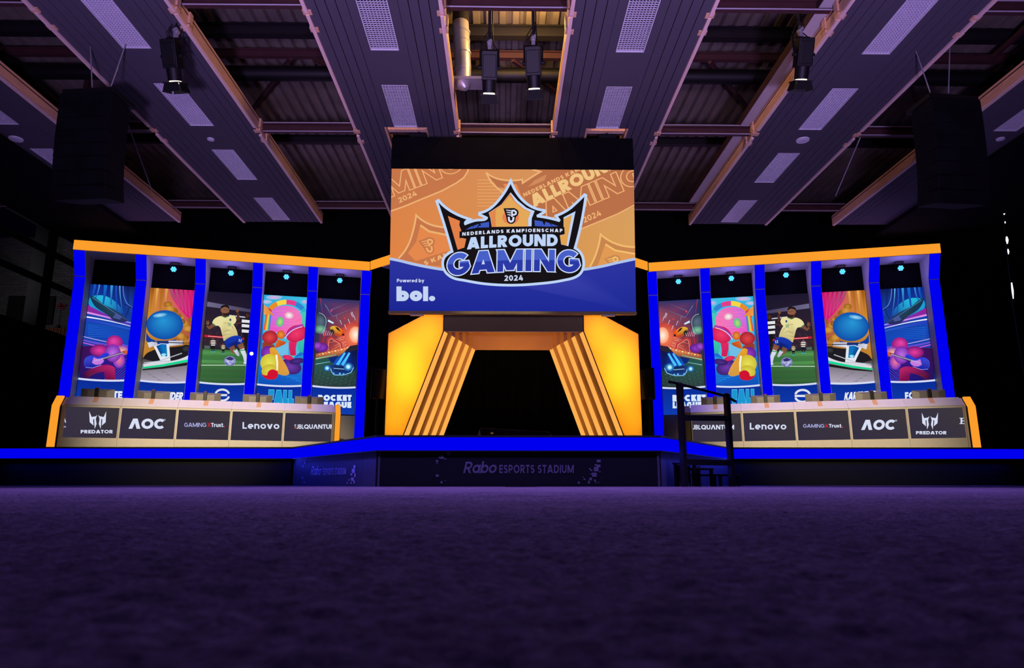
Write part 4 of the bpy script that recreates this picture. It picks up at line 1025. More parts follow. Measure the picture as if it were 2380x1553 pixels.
def art_football(p):      # footballer in a yellow shirt dribbling on a floodlit pitch
    p.poly([(140, 170), (650, 200), (600, 830), (90, 830)], [(30, 24, 46), (26, 22, 46), (38, 28, 44), (54, 38, 50)])
    p.taper([(140, 315), (630, 390)], 56, 34, (110, 104, 140), (66, 60, 90)); p.taper([(140, 345), (630, 408)], 8, 5, (30, 26, 44))
    for k in range(11): p.ell(398 + k * 17, 440 + k * 2, 7, 7, (235, 240, 255))
    for k in range(150): p.ell(110 + (k * 97) % 500, 470 + (k * 53) % 330, 5, 4, ((70, 52, 70), (44, 34, 52), (96, 70, 80))[k % 3], n=6)
    p.taper([(120, 665), (600, 700)], 22, 18, (206, 30, 50), (190, 30, 50)); p.taper([(160, 668), (340, 682)], 5, 5, (240, 200, 200))
    p.poly([(105, 775), (620, 815), (620, 830), (100, 800)], (30, 40, 44)); p.poly([(120, 770), (180, 774), (180, 806), (118, 804)], (80, 100, 90))
    p.poly([(60, 808), (620, 830), (600, 1230), (60, 1230)], [(70, 130, 70), (60, 116, 62), (40, 76, 46), (46, 84, 48)])
    for k in range(4): p.poly([(60, 830 + k * 95), (620, 846 + k * 95), (620, 880 + k * 95), (60, 868 + k * 95)], [(86, 150, 84), (74, 132, 74), (70, 126, 70), (80, 142, 78)] if k < 2 else [(60, 104, 60), (54, 94, 56), (52, 90, 54), (58, 100, 58)])
    p.taper([(80, 985), (600, 985)], 9, 9, (190, 214, 190))
    sk, sk2 = (120, 76, 56), (84, 50, 38)
    # two distant players
    for x, y, k, sh in ((215, 745, 1.0, (230, 230, 230)), (325, 790, .75, (220, 210, 170))):
        p.poly([(x - 26 * k, y - 30 * k), (x + 26 * k, y - 30 * k), (x + 22 * k, y + 26 * k), (x - 22 * k, y + 26 * k)], sh)
        for j in range(2): p.line([(x - 24 * k, y - 14 * k + j * 24 * k), (x + 24 * k, y - 14 * k + j * 24 * k)], 9 * k, (24, 22, 26))
        p.poly([(x - 22 * k, y + 26 * k), (x + 22 * k, y + 26 * k), (x + 18 * k, y + 56 * k), (x - 18 * k, y + 56 * k)], (24, 24, 30))
        p.ell(x, y - 42 * k, 11 * k, 13 * k, sk); p.line([(x - 26 * k, y - 26 * k), (x - 36 * k, y + 14 * k)], 9 * k, sk); p.line([(x + 26 * k, y - 26 * k), (x + 34 * k, y + 14 * k)], 9 * k, sk)
        p.line([(x - 12 * k, y + 54 * k), (x - 14 * k, y + 92 * k)], 11 * k, (40, 36, 46)); p.line([(x + 12 * k, y + 54 * k), (x + 10 * k, y + 92 * k)], 11 * k, (40, 36, 46))
        p.ell(x - 16 * k, y + 94 * k, 9 * k, 6 * k, (60, 190, 220)); p.ell(x + 12 * k, y + 94 * k, 9 * k, 6 * k, (60, 190, 220))
    # opponent behind
    p.poly([(520, 500), (560, 470), (625, 475), (625, 650), (545, 640), (530, 560)], (22, 20, 26))
    for y in (510, 560, 618): p.taper([(528, y - 8), (620, y)], 34, 30, (226, 226, 232))
    p.ell(590, 445, 28, 34, sk2, (40, 26, 24)); p.taper([(520, 520), (440, 540)], 18, 14, sk2); p.poly([(545, 640), (625, 650), (620, 860), (580, 860), (560, 720)], (24, 22, 28))
    # footballer
    p.taper([(230, 540), (170, 580), (150, 555)], 40, 24, sk); p.ell(158, 525, 17, 22, sk); p.line([(150, 520), (142, 500)], 8, sk); p.line([(162, 512), (164, 495)], 8, sk)
    p.taper([(450, 480), (490, 490), (485, 420)], 44, 30, (52, 40, 46), sk2); p.ell(480, 390, 16, 22, sk); p.line([(472, 388), (468, 372)], 8, sk); p.line([(486, 384), (490, 370)], 8, sk)
    sh, sh2 = (232, 222, 160), (204, 190, 128)
    p.poly([(232, 478), (310, 448), (350, 462), (400, 444), (452, 452), (468, 500), (436, 540), (470, 600), (486, 660), (330, 722), (310, 640), (280, 560), (240, 552), (205, 525)], [sh] * 7 + [sh2] * 4 + [sh] * 3)
    for a, b in (((330, 620), (420, 590)), ((322, 660), (430, 640)), ((360, 600), (460, 620)), ((345, 700), (450, 650)), ((330, 525), (400, 520)), ((420, 560), (470, 640))): p.taper([a, b], 8, 2, (168, 150, 92), sh2)
    p.line([(206, 526), (240, 552)], 9, (70, 150, 110)); p.line([(312, 450), (348, 466), (392, 448)], 8, (70, 150, 110)); p.ell(404, 490, 11, 14, (50, 80, 120))
    p.text('10', (374, 558), (410, 560), 34, .2, (60, 150, 110), .16)
    p.poly([(312, 395), (375, 400), (372, 450), (342, 462), (314, 448)], sk2)
    p.poly([(300, 370), (310, 345), (350, 332), (384, 350), (390, 395), (380, 430), (352, 446), (322, 428), (306, 400)], [(140, 92, 70)] * 9)
    p.poly([(318, 410), (352, 420), (386, 406), (380, 432), (352, 448), (326, 432)], (48, 30, 26)); p.line([(336, 418), (366, 416)], 5, (110, 60, 52))
    p.poly([(298, 372), (302, 345), (340, 328), (378, 334), (392, 362), (388, 372), (350, 350), (312, 362)], (30, 22, 24)); p.line([(334, 378), (352, 382)], 5, (30, 22, 24)); p.line([(366, 382), (384, 378)], 5, (30, 22, 24)); p.line([(360, 388), (364, 404)], 5, (104, 64, 50)); p.ell(302, 390, 6, 12, sk)
    p.poly([(338, 722), (486, 662), (530, 690), (544, 742), (470, 784), (450, 750), (440, 770), (380, 806), (352, 770)], [(20, 50, 160), (24, 60, 180), (20, 50, 170), (16, 44, 150), (16, 40, 130), (12, 30, 110), (14, 40, 130), (16, 44, 150), (18, 48, 160)])
    p.text('11', (492, 730), (520, 736), 32, .24, (230, 232, 240), .4)
    p.taper([(415, 782), (440, 830), (462, 842)], 62, 46, sk, (140, 92, 70)); p.taper([(455, 815), (490, 875)], 44, 28, (214, 216, 234), (180, 184, 210)); p.line([(448, 826), (476, 806)], 9, (60, 160, 110)); p.ell(486, 874, 18, 10, (190, 190, 210), rot=30)
    p.taper([(510, 752), (535, 810)], 66, 50, sk, (150, 98, 74)); p.taper([(530, 810), (560, 880), (572, 960)], 52, 30, (222, 224, 240), (196, 198, 222)); p.line([(506, 828), (560, 818)], 11, (60, 160, 110)); p.ell(568, 962, 22, 10, (222, 222, 236))
    p.ell(400, 940, 64, 54, (214, 216, 244), (120, 124, 190), hl=(-10, 10)); p.poly([(352, 912), (400, 892), (446, 915), (420, 935), (380, 930)], (52, 48, 110)); p.poly([(346, 950), (372, 960), (380, 985), (356, 972)], (70, 90, 170)); p.line([(420, 960), (424, 985)], 7, (40, 40, 80)); p.line([(436, 958), (438, 980)], 7, (40, 40, 80)); p.poly([(388, 938), (412, 936), (422, 954), (404, 968), (384, 958)], (150, 156, 214))
def art_blobs(p):         # bright inflatable playground of plain round shapes
    p.poly([(770, 205), (1240, 235), (1210, 800), (720, 1230), (760, 600)], [(40, 170, 220), (60, 190, 230), (90, 200, 220), (20, 100, 200), (70, 190, 220)])
    p.ell(880, 242, 90, 26, (230, 170, 220), (110, 190, 230)); p.ell(800, 290, 60, 24, (220, 190, 230), (90, 190, 230)); p.ell(1215, 290, 40, 26, (220, 170, 220), (90, 190, 230))
    p.poly([(860, 380), (930, 340), (1060, 340), (1140, 380), (1190, 480), (1190, 620), (1000, 640), (830, 600), (830, 480)], [(190, 110, 220), (220, 110, 210), (240, 110, 190), (240, 120, 190), (240, 120, 190), (250, 110, 170), (246, 80, 170), (240, 80, 190), (200, 110, 230)])
    for k in range(14): p.taper([(850 + (k * 29) % 90, 390 + k * 17), (1180 - (k * 23) % 80, 392 + k * 17)], 5, 3, ((255, 120, 180), (225, 90, 200))[k % 2], (250, 150, 190))
    cols = [(196, 40, 60), (232, 140, 40), (246, 214, 70), (226, 60, 140), (50, 130, 210), (40, 180, 200)]
    aa = arc(1015, 445, 205, 152, 180, 0, 30)
    for k in range(6):
        seg = [(x, 890 - y + 0) for x, y in aa[k * 5:k * 5 + 6]]
        p.taper(seg, 52, 52, cols[k], cols[k])
    p.poly([(770, 320), (800, 345), (880, 440), (770, 430)], [(236, 150, 70), (240, 160, 80), (226, 130, 50), (240, 160, 70)])
    for k, c in enumerate(((230, 70, 60), (240, 150, 50), (240, 210, 70), (90, 190, 120), (70, 120, 220))): p.taper([(800 + k * 11, 430), (770 + k * 14, 600)], 13, 15, c, c)
    p.ell(945, 510, 40, 56, (190, 226, 110), (60, 190, 140), rot=14); p.ell(1045, 440, 50, 40, (250, 250, 250), (230, 150, 180), rot=10)
    p.poly([(1190, 400), (1235, 400), (1220, 640), (1180, 620)], (70, 200, 180))
    p.ell(835, 680, 86, 76, (226, 70, 70), (160, 30, 50)); p.ell(955, 650, 44, 48, (240, 150, 60), (206, 90, 30)); p.poly([(755, 730), (880, 760), (890, 800), (750, 800)], (150, 60, 40)); p.poly([(920, 700), (1010, 730), (980, 790), (885, 790)], [(224, 110, 40), (200, 80, 30), (180, 60, 24), (210, 100, 40)])
    p.ell(1125, 640, 118, 92, (240, 60, 110), (206, 24, 80), rot=-22); p.taper(stroke_curve((1008, 680), (1060, 570), (1200, 545)), 34, 24, (160, 50, 160), (170, 60, 170)); p.taper(stroke_curve((1000, 690), (1052, 590), (1190, 562)), 9, 7, (240, 220, 240))
    p.poly([(1130, 730), (1215, 700), (1200, 850), (1150, 840)], [(60, 190, 170), (60, 200, 180), (40, 170, 170), (50, 180, 170)])
    p.taper([(1085, 730), (1080, 800), (1090, 880)], 90, 60, (224, 40, 100), (206, 30, 90)); p.taper([(1040, 885), (1105, 890)], 16, 16, (90, 200, 180))
    p.poly([(900, 800), (1040, 735), (1030, 870), (1000, 900), (930, 860)], (110, 190, 230))
    p.poly([(720, 1000), (1215, 870), (1190, 1230), (710, 1230)], [(20, 110, 210), (40, 150, 220), (20, 80, 190), (10, 70, 170)])
    p.ell(815, 850, 80, 76, (150, 60, 190), (100, 30, 150)); p.ell(1060, 1000, 120, 82, (110, 60, 170), (60, 30, 110), rot=16); p.ell(1030, 900, 60, 26, (240, 50, 110), (206, 30, 90), rot=12); p.ell(1130, 940, 80, 34, (80, 50, 140), (50, 26, 100), rot=-8)
    p.poly([(830, 800), (880, 790), (920, 840), (960, 900), (1020, 1000), (1048, 1070), (1020, 1095), (940, 1085), (880, 1050), (850, 930)], [(226, 150, 40), (232, 170, 50), (226, 150, 50), (226, 156, 50), (220, 160, 70), (216, 160, 80), (206, 150, 70), (214, 156, 60), (216, 150, 50), (226, 150, 40)])
    p.ell(830, 960, 100, 100, (232, 226, 90), (206, 190, 50)); p.ell(835, 1050, 92, 76, (228, 222, 84), (200, 180, 50))
    p.poly(arc(865, 1085, 58, 55, 0, 330, 16), (210, 20, 50)); p.poly([(740, 1075), (800, 1095), (860, 1050), (920, 1050), (910, 1110), (850, 1140), (790, 1130)], (206, 20, 50))
    p.taper([(905, 870), (915, 960), (915, 1040)], 22, 16, (250, 240, 230))
    for k in range(4): p.taper([(1020 + k * 50, 1110 + 20 * k), (1190, 1120 + k * 20)], 8, 2, (30, 140, 230))
def art_cars(p):          # blue sports car and a smaller orange car under a bright blast
    p.poly([(1370, 240), (1810, 270), (1800, 800), (1330, 900)], [(30, 50, 110), (40, 50, 100), (220, 80, 60), (60, 40, 80)])
    p.poly([(1380, 470), (1520, 450), (1810, 330), (1800, 780), (1370, 860)], [(50, 60, 100), (110, 60, 90), (110, 60, 90), (250, 110, 70), (120, 40, 60)])
    for a, b in (((1520, 450), (1810, 340)), ((1520, 450), (1400, 270)), ((1440, 320), (1520, 450)), ((1500, 380), (1700, 300)), ((1560, 440), (1600, 560))): p.taper([a, b], 4, 2, (120, 150, 190), (90, 70, 110))
    p.taper([(1385, 250), (1415, 450)], 8, 4, (200, 50, 60), (120, 40, 60)); p.ell(1508, 388, 9, 9, (250, 60, 70)); p.ell(1650, 470, 8, 8, (250, 60, 70))
    p.ell(1745, 680, 150, 170, (255, 130, 90), (190, 60, 60)); p.ell(1770, 650, 70, 90, (255, 245, 225), (255, 150, 100))
    for k in range(30):
        a = 2.0 + k * .105; r0, r1 = 110 + (k * 37) % 60, 190 + (k * 53) % 150
        p.taper([(1760 + r0 * math.cos(a + 1.2), 670 - r0 * math.sin(a + 1.2) * .9), (1760 + r1 * math.cos(a + 1.2), 670 - r1 * math.sin(a + 1.2) * .9)], 5, 3, (255, 190, 150), (250, 120, 100))
    for x, y in ((1720, 410), (1750, 440), (1690, 480), (1600, 490), (1730, 400), (1650, 540)): p.taper([(x, y), (x + 20, y + 50)], 5, 4, (230, 240, 255), (200, 210, 255))
    p.ell(1370, 525, 92, 115, (90, 110, 130), (34, 44, 66), hl=(30, -30)); p.ell(1385, 590, 66, 50, (130, 200, 160), (70, 100, 110)); p.taper([(1470, 495), (1530, 525)], 22, 16, (200, 240, 255)); p.line(stroke_curve((1370, 412), (1480, 430), (1462, 560), (1400, 640)), 6, (170, 180, 200))
    p.poly([(1492, 570), (1530, 555), (1590, 570), (1650, 620), (1640, 655), (1570, 665), (1510, 630)], [(226, 170, 40), (240, 190, 60), (236, 110, 30), (230, 80, 30), (220, 60, 30), (210, 80, 30), (120, 60, 40)])
    p.poly([(1545, 565), (1580, 572), (1610, 620), (1575, 600)], (30, 26, 30)); p.ell(1515, 620, 24, 30, (30, 26, 30), (70, 60, 50), rot=-25); p.ell(1635, 650, 14, 12, (40, 30, 30))
    p.line([(1460, 830), (1470, 700), (1500, 680), (1610, 740), (1625, 810)], 20, (190, 60, 60)); p.line([(1470, 830), (1482, 712), (1505, 695), (1600, 750), (1610, 800)], 6, (240, 150, 130)); p.line([(1440, 620), (1410, 740), (1350, 790)], 12, (180, 40, 70))
    for k in range(5): p.line([(1430 + k * 22, 600 + k * 6), (1420 + k * 20, 660)], 5, (230, 180, 200))
    p.ell(1400, 790, 74, 50, (150, 60, 200), (90, 30, 130)); p.ell(1355, 770, 50, 40, (170, 80, 220), (100, 40, 150))
    p.poly([(1340, 860), (1690, 790), (1810, 780), (1800, 860), (1330, 930)], [(190, 110, 70), (240, 140, 80), (250, 180, 120), (120, 80, 60), (70, 60, 50)])
    for k in range(12): p.ell(1380 + k * 34, 868 - k * 8, 9, 8, (255, 236, 190) if k % 2 else (255, 150, 90))
    p.taper([(1335, 915), (1560, 870)], 14, 8, (150, 200, 160), (120, 170, 140))
    p.poly([(1330, 925), (1800, 850), (1790, 1240), (1310, 1240)], [(40, 90, 80), (30, 70, 66), (40, 54, 56), (46, 60, 62)])
    for k in range(130):
        x, y = 1330 + (k * 71) % 460, 1040 + (k * 47) % 170; p.taper([(x, y), (x + 7, y - 16)], 3, 1, ((80, 100, 106), (34, 44, 48), (110, 130, 134))[k % 3])
    p.taper([(1335, 975), (1530, 940)], 8, 6, (140, 190, 200), (110, 170, 190))
    # blue car, nose toward the viewer
    p.poly([(1470, 905), (1580, 880), (1530, 965), (1495, 950)], (14, 40, 120))
    p.poly([(1640, 850), (1700, 790), (1800, 765), (1790, 960), (1760, 1040), (1690, 1060), (1545, 1010), (1525, 980), (1580, 900)], [(16, 50, 160), (14, 20, 60), (18, 18, 40), (14, 40, 130), (10, 24, 90), (20, 60, 170), (20, 80, 200), (24, 90, 210), (20, 70, 190)])
    p.poly([(1655, 835), (1710, 775), (1800, 760), (1800, 815), (1700, 840)], (40, 36, 50))
    p.taper([(1655, 850), (1610, 920), (1570, 985)], 18, 34, (80, 200, 250), (70, 190, 250)); p.taper([(1705, 850), (1665, 920), (1625, 985)], 20, 34, (80, 200, 250), (70, 190, 250))
    p.poly([(1490, 985), (1545, 980), (1690, 1000), (1740, 970), (1750, 1040), (1700, 1075), (1640, 1090), (1540, 1090), (1505, 1060)], [(30, 60, 130), (20, 40, 90), (20, 40, 90), (30, 70, 150), (20, 50, 120), (16, 40, 90), (20, 50, 110), (24, 60, 130), (30, 70, 150)])
    for k in range(9): p.line([(1535 + k * 14, 990 + k), (1545 + k * 12, 1060)], 4, (14, 20, 40))
    p.line([(1490, 1000), (1510, 1060), (1540, 1092), (1640, 1094), (1720, 1066), (1750, 1010)], 9, (130, 190, 230)); p.line([(1530, 1020), (1660, 1030)], 7, (150, 200, 230))
    for x, y, r in ((1460, 1018, 26), (1690, 1003, 34)): p.ell(x, y, r * 1.5, r * 1.4, (90, 200, 255), (20, 60, 140)); p.ell(x, y, r * .7, r * .7, (235, 250, 255), (120, 220, 255))
    for x, y in ((1530, 1078), (1600, 1080), (1640, 1085)): p.ell(x, y, 13, 14, (150, 230, 255), (40, 110, 180))

def writing(p, i, left):
    Wt = (216, 232, 250); Pt = (26, 150, 210)
    if i == 4:
        if left: a, b, c, d, k = (1850, 1172), (2082, 1172), (1862, 1220), (2080, 1221), 42
        else: a, b, c, d, k = (208, 986), (402, 984), (209, 1026), (376, 1026), 38
        p.text('ROCKET', a, b, k, .33, Wt, .07); p.text('LEAGUE', c, d, k, .33, Wt, .07)
    elif i == 3:
        if left: p.text('FALL', (1505, 1186), (1678, 1192), 92, .36, (110, 210, 240), .04, grow=.03); p.text('FALL', (1505, 1186), (1678, 1192), 92, .36, Pt, .04)
        else: p.text('FALL', (556, 1000), (694, 996), 82, .36, (110, 210, 240), .04, grow=.03); p.text('FALL', (556, 1000), (694, 996), 82, .36, Pt, .04)
    elif i == 2:
        cx, cy, r = (1186, 1130, 46) if left else (964, 952, 42)
        c = (222, 226, 240); k = r * .22
        top = [(cx + r * 1.0 * math.cos(math.radians(t)), cy - k * .9 - r * .72 * math.sin(math.radians(t)) + 6) for t in range(8, 173, 9)]
        p.taper(top, r * .30, r * .30, c)
        p.line([(cx - r * 1.1, cy + 2), (cx + r * .72, cy + 2)], r * .30, c)
        bot = [(cx + r * 1.0 * math.cos(math.radians(t)), cy + k * .9 + r * .72 * math.sin(math.radians(t)) - 2) for t in range(8, 173, 9)]
        p.taper(bot, r * .30, r * .30, c)
    elif i == 1:
        if left: p.text('KARTRIDER', (664, 1160), (906, 1166), 54, .26, (232, 236, 246), .04, slant=.22)
        else: p.text('KARTRIDER', (1206, 978), (1388, 967), 44, .26, (232, 236, 246), .04, slant=.22)
    else:
        if left: p.text('FORTNITE', (214, 1150), (490, 1158), 54, .26, (224, 234, 250), .06)
        else: p.text('FORTNITE', (1562, 972), (1762, 963), 40, .26, (224, 234, 250), .06)
ARTS = [art_streaks, art_kart, art_football, art_blobs, art_cars]
ANAME = ['blue and violet speed streaks and a guitar', 'a blue ball on a racing kart before golden folds', 'a footballer in a yellow shirt and blue shorts', 'bright round inflatable shapes under a striped arch', 'a striped blue sports car under a red blast']
DW, DB, DT = 1.19, 1.95, 5.31
for side in ('L', 'R'):
    left = side == 'L'; w = wing(side); mw = w.matrix_world
    nm = 'gallery-side' if left else 'stair-side'
    for i in range(5):
        s0 = .18 + 1.48 * i + PW + .01
        if not left: s0 = WL - s0 - DW
        o = mw @ Vector((s0, .705, DB)); ux = (mw.to_3x3() @ Vector((1, 0, 0))).normalized()
        d = thing('led_display', 'tall %s wing display showing %s' % (nm, ANAME[i]), 'display', o, w.rotation_euler.z, 'tall displays between the blue posts')
        MB().box(0, DW, .004, .032, 0, DT - DB).build('casing', M['black'], d)
        # the picture is traced from the display on the gallery side, and mirrored on the other wing
        ml = WINGS['L'].matrix_world; ol = ml @ Vector((.18 + 1.48 * i + PW + .01, .705, DB)); ul = (ml.to_3x3() @ Vector((1, 0, 0))).normalized()
        crop = (*(cropA if i < 2 else cropB),)
        p = Pic(DW, DT - DB, survey(ol, ul, (0, 0, 1), *crop), not left)
        p.layer += 1; p.raw([(0, 0), (DW, 0), (DW, DT - DB), (0, DT - DB)], [tuple(lin(((22, 56, 166), (176, 124, 60), (40, 32, 46), (30, 110, 206), (50, 52, 64))[i]))] * 4)
        p.soft = True; ARTS[i](p); p.soft = False
        # white line and blue foot with the title
        p.mirror = False; p.map = lambda u, v: (u, v)
        hl = 2.735 - DB
        cv = [(DW * k / 10, hl - .035 + .03 * (k / 10 - .5) ** 2 * 4) for k in range(11)]
        p.poly([(0, 0), (DW, 0)] + cv[::-1], [(14, 60, 176), (14, 60, 176)] + [(10, 44, 150)] * 11)
        p.line(cv, .05, (214, 220, 246))
        p.map = survey(o, ux, (0, 0, 1), *(LEFTCROP if left else RIGHTCROP))
        writing(p, i, left)
        p.build('picture', d)
        # par lamp over the display (the outermost bay of the gallery side has none lit)
        if left and i == 0: continue
        sc_ = .18 + 1.48 * i + PW + .605
        if not left: sc_ = WL - sc_
        o = mw @ Vector((sc_, .45, 5.82))
        pl = thing('par_light', 'small blue par light over the %s display of %s' % (nm, ('streaks', 'the kart', 'the footballer', 'inflatable shapes', 'the blue car')[i]), 'stage light', o, w.rotation_euler.z, 'blue par lights under the orange beams')
        MB().tube([(0, -.04, -.02), (0, .02, .01), (0, .14, .05)], [.085, .085, .06], 16).build('housing', M['black'], pl)
        MB().bar((-.1, .04, .0), (-.1, .04, .19), .02, .008).bar((.1, .04, 0), (.1, .04, .19), .02, .008).box(-.105, .105, .03, .05, .185, .195).build('yoke', M['black'], pl)
        m = MB(); dn = Vector((0, -.9, -.42)).normalized(); rr = Vector((1, 0, 0)); uu = rr.cross(dn)
        for row, cnt in ((-1, 2), (0, 3), (1, 2)):
            for k in range(cnt):
                c = Vector((0, -.046, -.024)) + rr * (k - (cnt - 1) / 2) * .052 + uu * row * .045
                m.tube([c, c + dn * .012], [.026, .02], 10)
        m.build('led_lens', M['par_led'], pl)
        tgt = mw @ Vector((sc_, -1.9, 1.9))
        light('par_beam', 'SPOT', mw @ Vector((sc_, .36, 5.78)), tgt, 330, (.16, .10, 1.0), .06, 60, .8)
        light('par_spill', 'POINT', mw @ Vector((sc_, .2, 5.6)), tgt, 11.0, (.30, .22, 1.0), .08)

# angled inner returns of the set between the wings and the portal
for sx in (-1, 1):
    a = Vector((-3.99, 19.25, 0)) if sx < 0 else Vector((4.0, 19.2, 0)); b = Vector((sx * 2.55, 17.95, 0))
    nm = 'gallery-side' if sx < 0 else 'stair-side'
    d = b - a; an = math.atan2(d.y, d.x) if sx < 0 else math.atan2(-d.y, -d.x)
    o = a if sx < 0 else b; L = d.length
    t = thing('set_return', 'black %s set return behind the big screen with an orange light beam on top' % nm, 'set wall', o, an)
    e0, e1 = (.5, L) if sx < 0 else (0, L - .5)
    MB().box(0, L, 0, .03, 6.045, 6.30).build('light_beam', M['orange_led'], t)
    MB().box(e0, e1, .03, .35, 6.04, 6.31).build('beam_casing', M['black'], t)
    MB().box(e0, e1, .03, .35, 6.02, 6.04).build('soffit', M['gray_set'], t)
    MB().box(e0, e1, .35, .40, DK + .002, 6.02).build('back_panel', M['drape'], t)
# small bright lamp on a post of the gallery-side wing
o = WINGS['L'].matrix_world @ Vector((.18 + 1.48 * 3 + .13, .20, 3.50))
t = thing('spot_lamp', 'tiny white spot lamp shining on a gallery-side blue post', 'lamp', o, WA)
MB().tube([(0, .08, 0), (0, .0, 0)], [.03, .05], 12).build('housing', M['black'], t)
MB().ball((0, -.012, 0), .048, 12, 1, .5, 1).build('lens', M['white_lens_glint'], t)

# ================================================================== DESKS AND MONITORS
DA = math.atan2(1.7, 5.48)
def desk(side):
    left = side == 'L'; nm = 'gallery-side' if left else 'stair-side'
    t3 = Vector((math.cos(DA), math.sin(DA) * (1 if left else -1), 0))
    if left: o = Vector((-9.797, 15.5, 0)); mods = [0, 1.091, 2.256, 3.414, 4.597, 5.745]
    else:
        o = Vector((9.797, 15.5, 0)) - t3 * 5.56; mods = [0, 1.185, 2.385, 3.56, 4.755, 5.90]
    L = mods[-1]
    dk = thing('caster_desk', 'long cream %s desk with five dark sponsor displays and an orange end light' % nm, 'desk', (o.x, o.y, DK), DA if left else -DA)
    b = lambda z: z - DK
    e0, e1 = (-.10, L + .02) if left else (-.02, L + .03)
    MB().prism([(.03, b(DK)), (.03, b(1.74)), (.26, b(1.94)), (.30, b(1.94)), (.30, b(1.58)), (.95, b(1.58)), (.95, b(1.54)), (.33, b(1.54)), (.33, b(DK))], e0, e1, 'x').build('body', M['cream'], dk)
    MB().box(e0, e0 + .03, .34, .95, 0, b(1.54)).build('end_panel', M['cream'], dk); MB().box(e1 - .03, e1, .34, .95, 0, b(1.54)).build('end_panel', M['cream'], dk)
    for i in range(5):
        a, c = mods[i] - (.02 if i else .03), mods[i + 1] - .024
        m = MB(); m.box(a, c, 0, .03, b(DK), b(1.03)); m.box(a, c, 0, .03, b(1.70), b(1.742)); m.box(a, a + .03, 0, .03, b(1.03), b(1.70)); m.box(c - .02, c, 0, .03, b(1.03), b(1.70))
        m.build('front_panel', M['cream'], dk, .003)
        sl = Vector((0, .23, .175)).normalized(); nn = Vector((0, -.175, .23)).normalized() * .012
        p0, p1 = Vector((0, .0, b(1.742))), Vector((0, .255, b(1.95)))
        v = [Vector((x, q.y, q.z)) + k for k in (Vector(), nn) for x in (a, c) for q in (p0, p1)]
        MB().add(v, [(0, 1, 3, 2), (4, 6, 7, 5), (0, 2, 6, 4), (1, 5, 7, 3), (0, 4, 5, 1), (2, 3, 7, 6)]).build('sloped_top', M['cream'], dk)
        mid = (a + c) / 2 - .05; q0, q1 = p0.lerp(p1, .35), p0.lerp(p1, 1.0)
        v = [Vector((x, q.y, q.z)) + k for k in (nn, nn * 1.15) for x in (mid, mid + .1) for q in (q0, q1)]
        MB().add(v, [(0, 1, 3, 2), (4, 6, 7, 5), (0, 2, 6, 4), (1, 5, 7, 3), (0, 4, 5, 1), (2, 3, 7, 6)]).build('tape_strip', M['tan'], dk)
        # display with the sponsor mark
        x0, x1 = a + .03, c - .02
        oo = o + t3 * x0 + Vector((-t3.y, t3.x, 0)) * .012; oo.z = 1.03
        crop = (100, 890, 3.1316) if left else (1530, 870, 3.1316)
        pc = Pic(x1 - x0, .67, survey(oo, t3, (0, 0, 1), *crop))
        pc.layer += 1; pc.raw([(0, 0), (x1 - x0, 0), (x1 - x0, .67), (0, .67)], [tuple(lin(cc)) for cc in ((52, 46, 66), (56, 50, 62), (60, 54, 60), (54, 48, 66))])
        sponsor(pc, i if left else 4 - i, left)
        e = pc.build('front_display', dk); e.location = (x0, .012, b(1.03))
    ends = [(-.27, -.12), (L + .03, L + .15)] if left else [(L + .05, L + .20)]
    for k, (a, c) in enumerate(ends):
        prof = [(-.05, 0), (-.05, b(1.72)), (.21, b(1.96)), (.24, b(1.935)), (-.02, b(1.70)), (-.02, 0)]
        MB().prism(prof, a, c, 'x').build('end_light', M['orange_led'], dk)
        MB().prism([(-.019, 0), (-.019, b(1.70)), (.24, b(1.934)), (.9, b(1.60)), (.9, 0)], a - .012, c + .012, 'x').build('end_casing', M['black'], dk)
    if not left: MB().prism([(-.01, 0), (-.01, b(1.75)), (.26, b(1.94)), (.9, b(1.60)), (.9, 0)], -.18, -.05, 'x').build('end_casing', M['header'], dk)
    return dk, o, t3, mods, nm
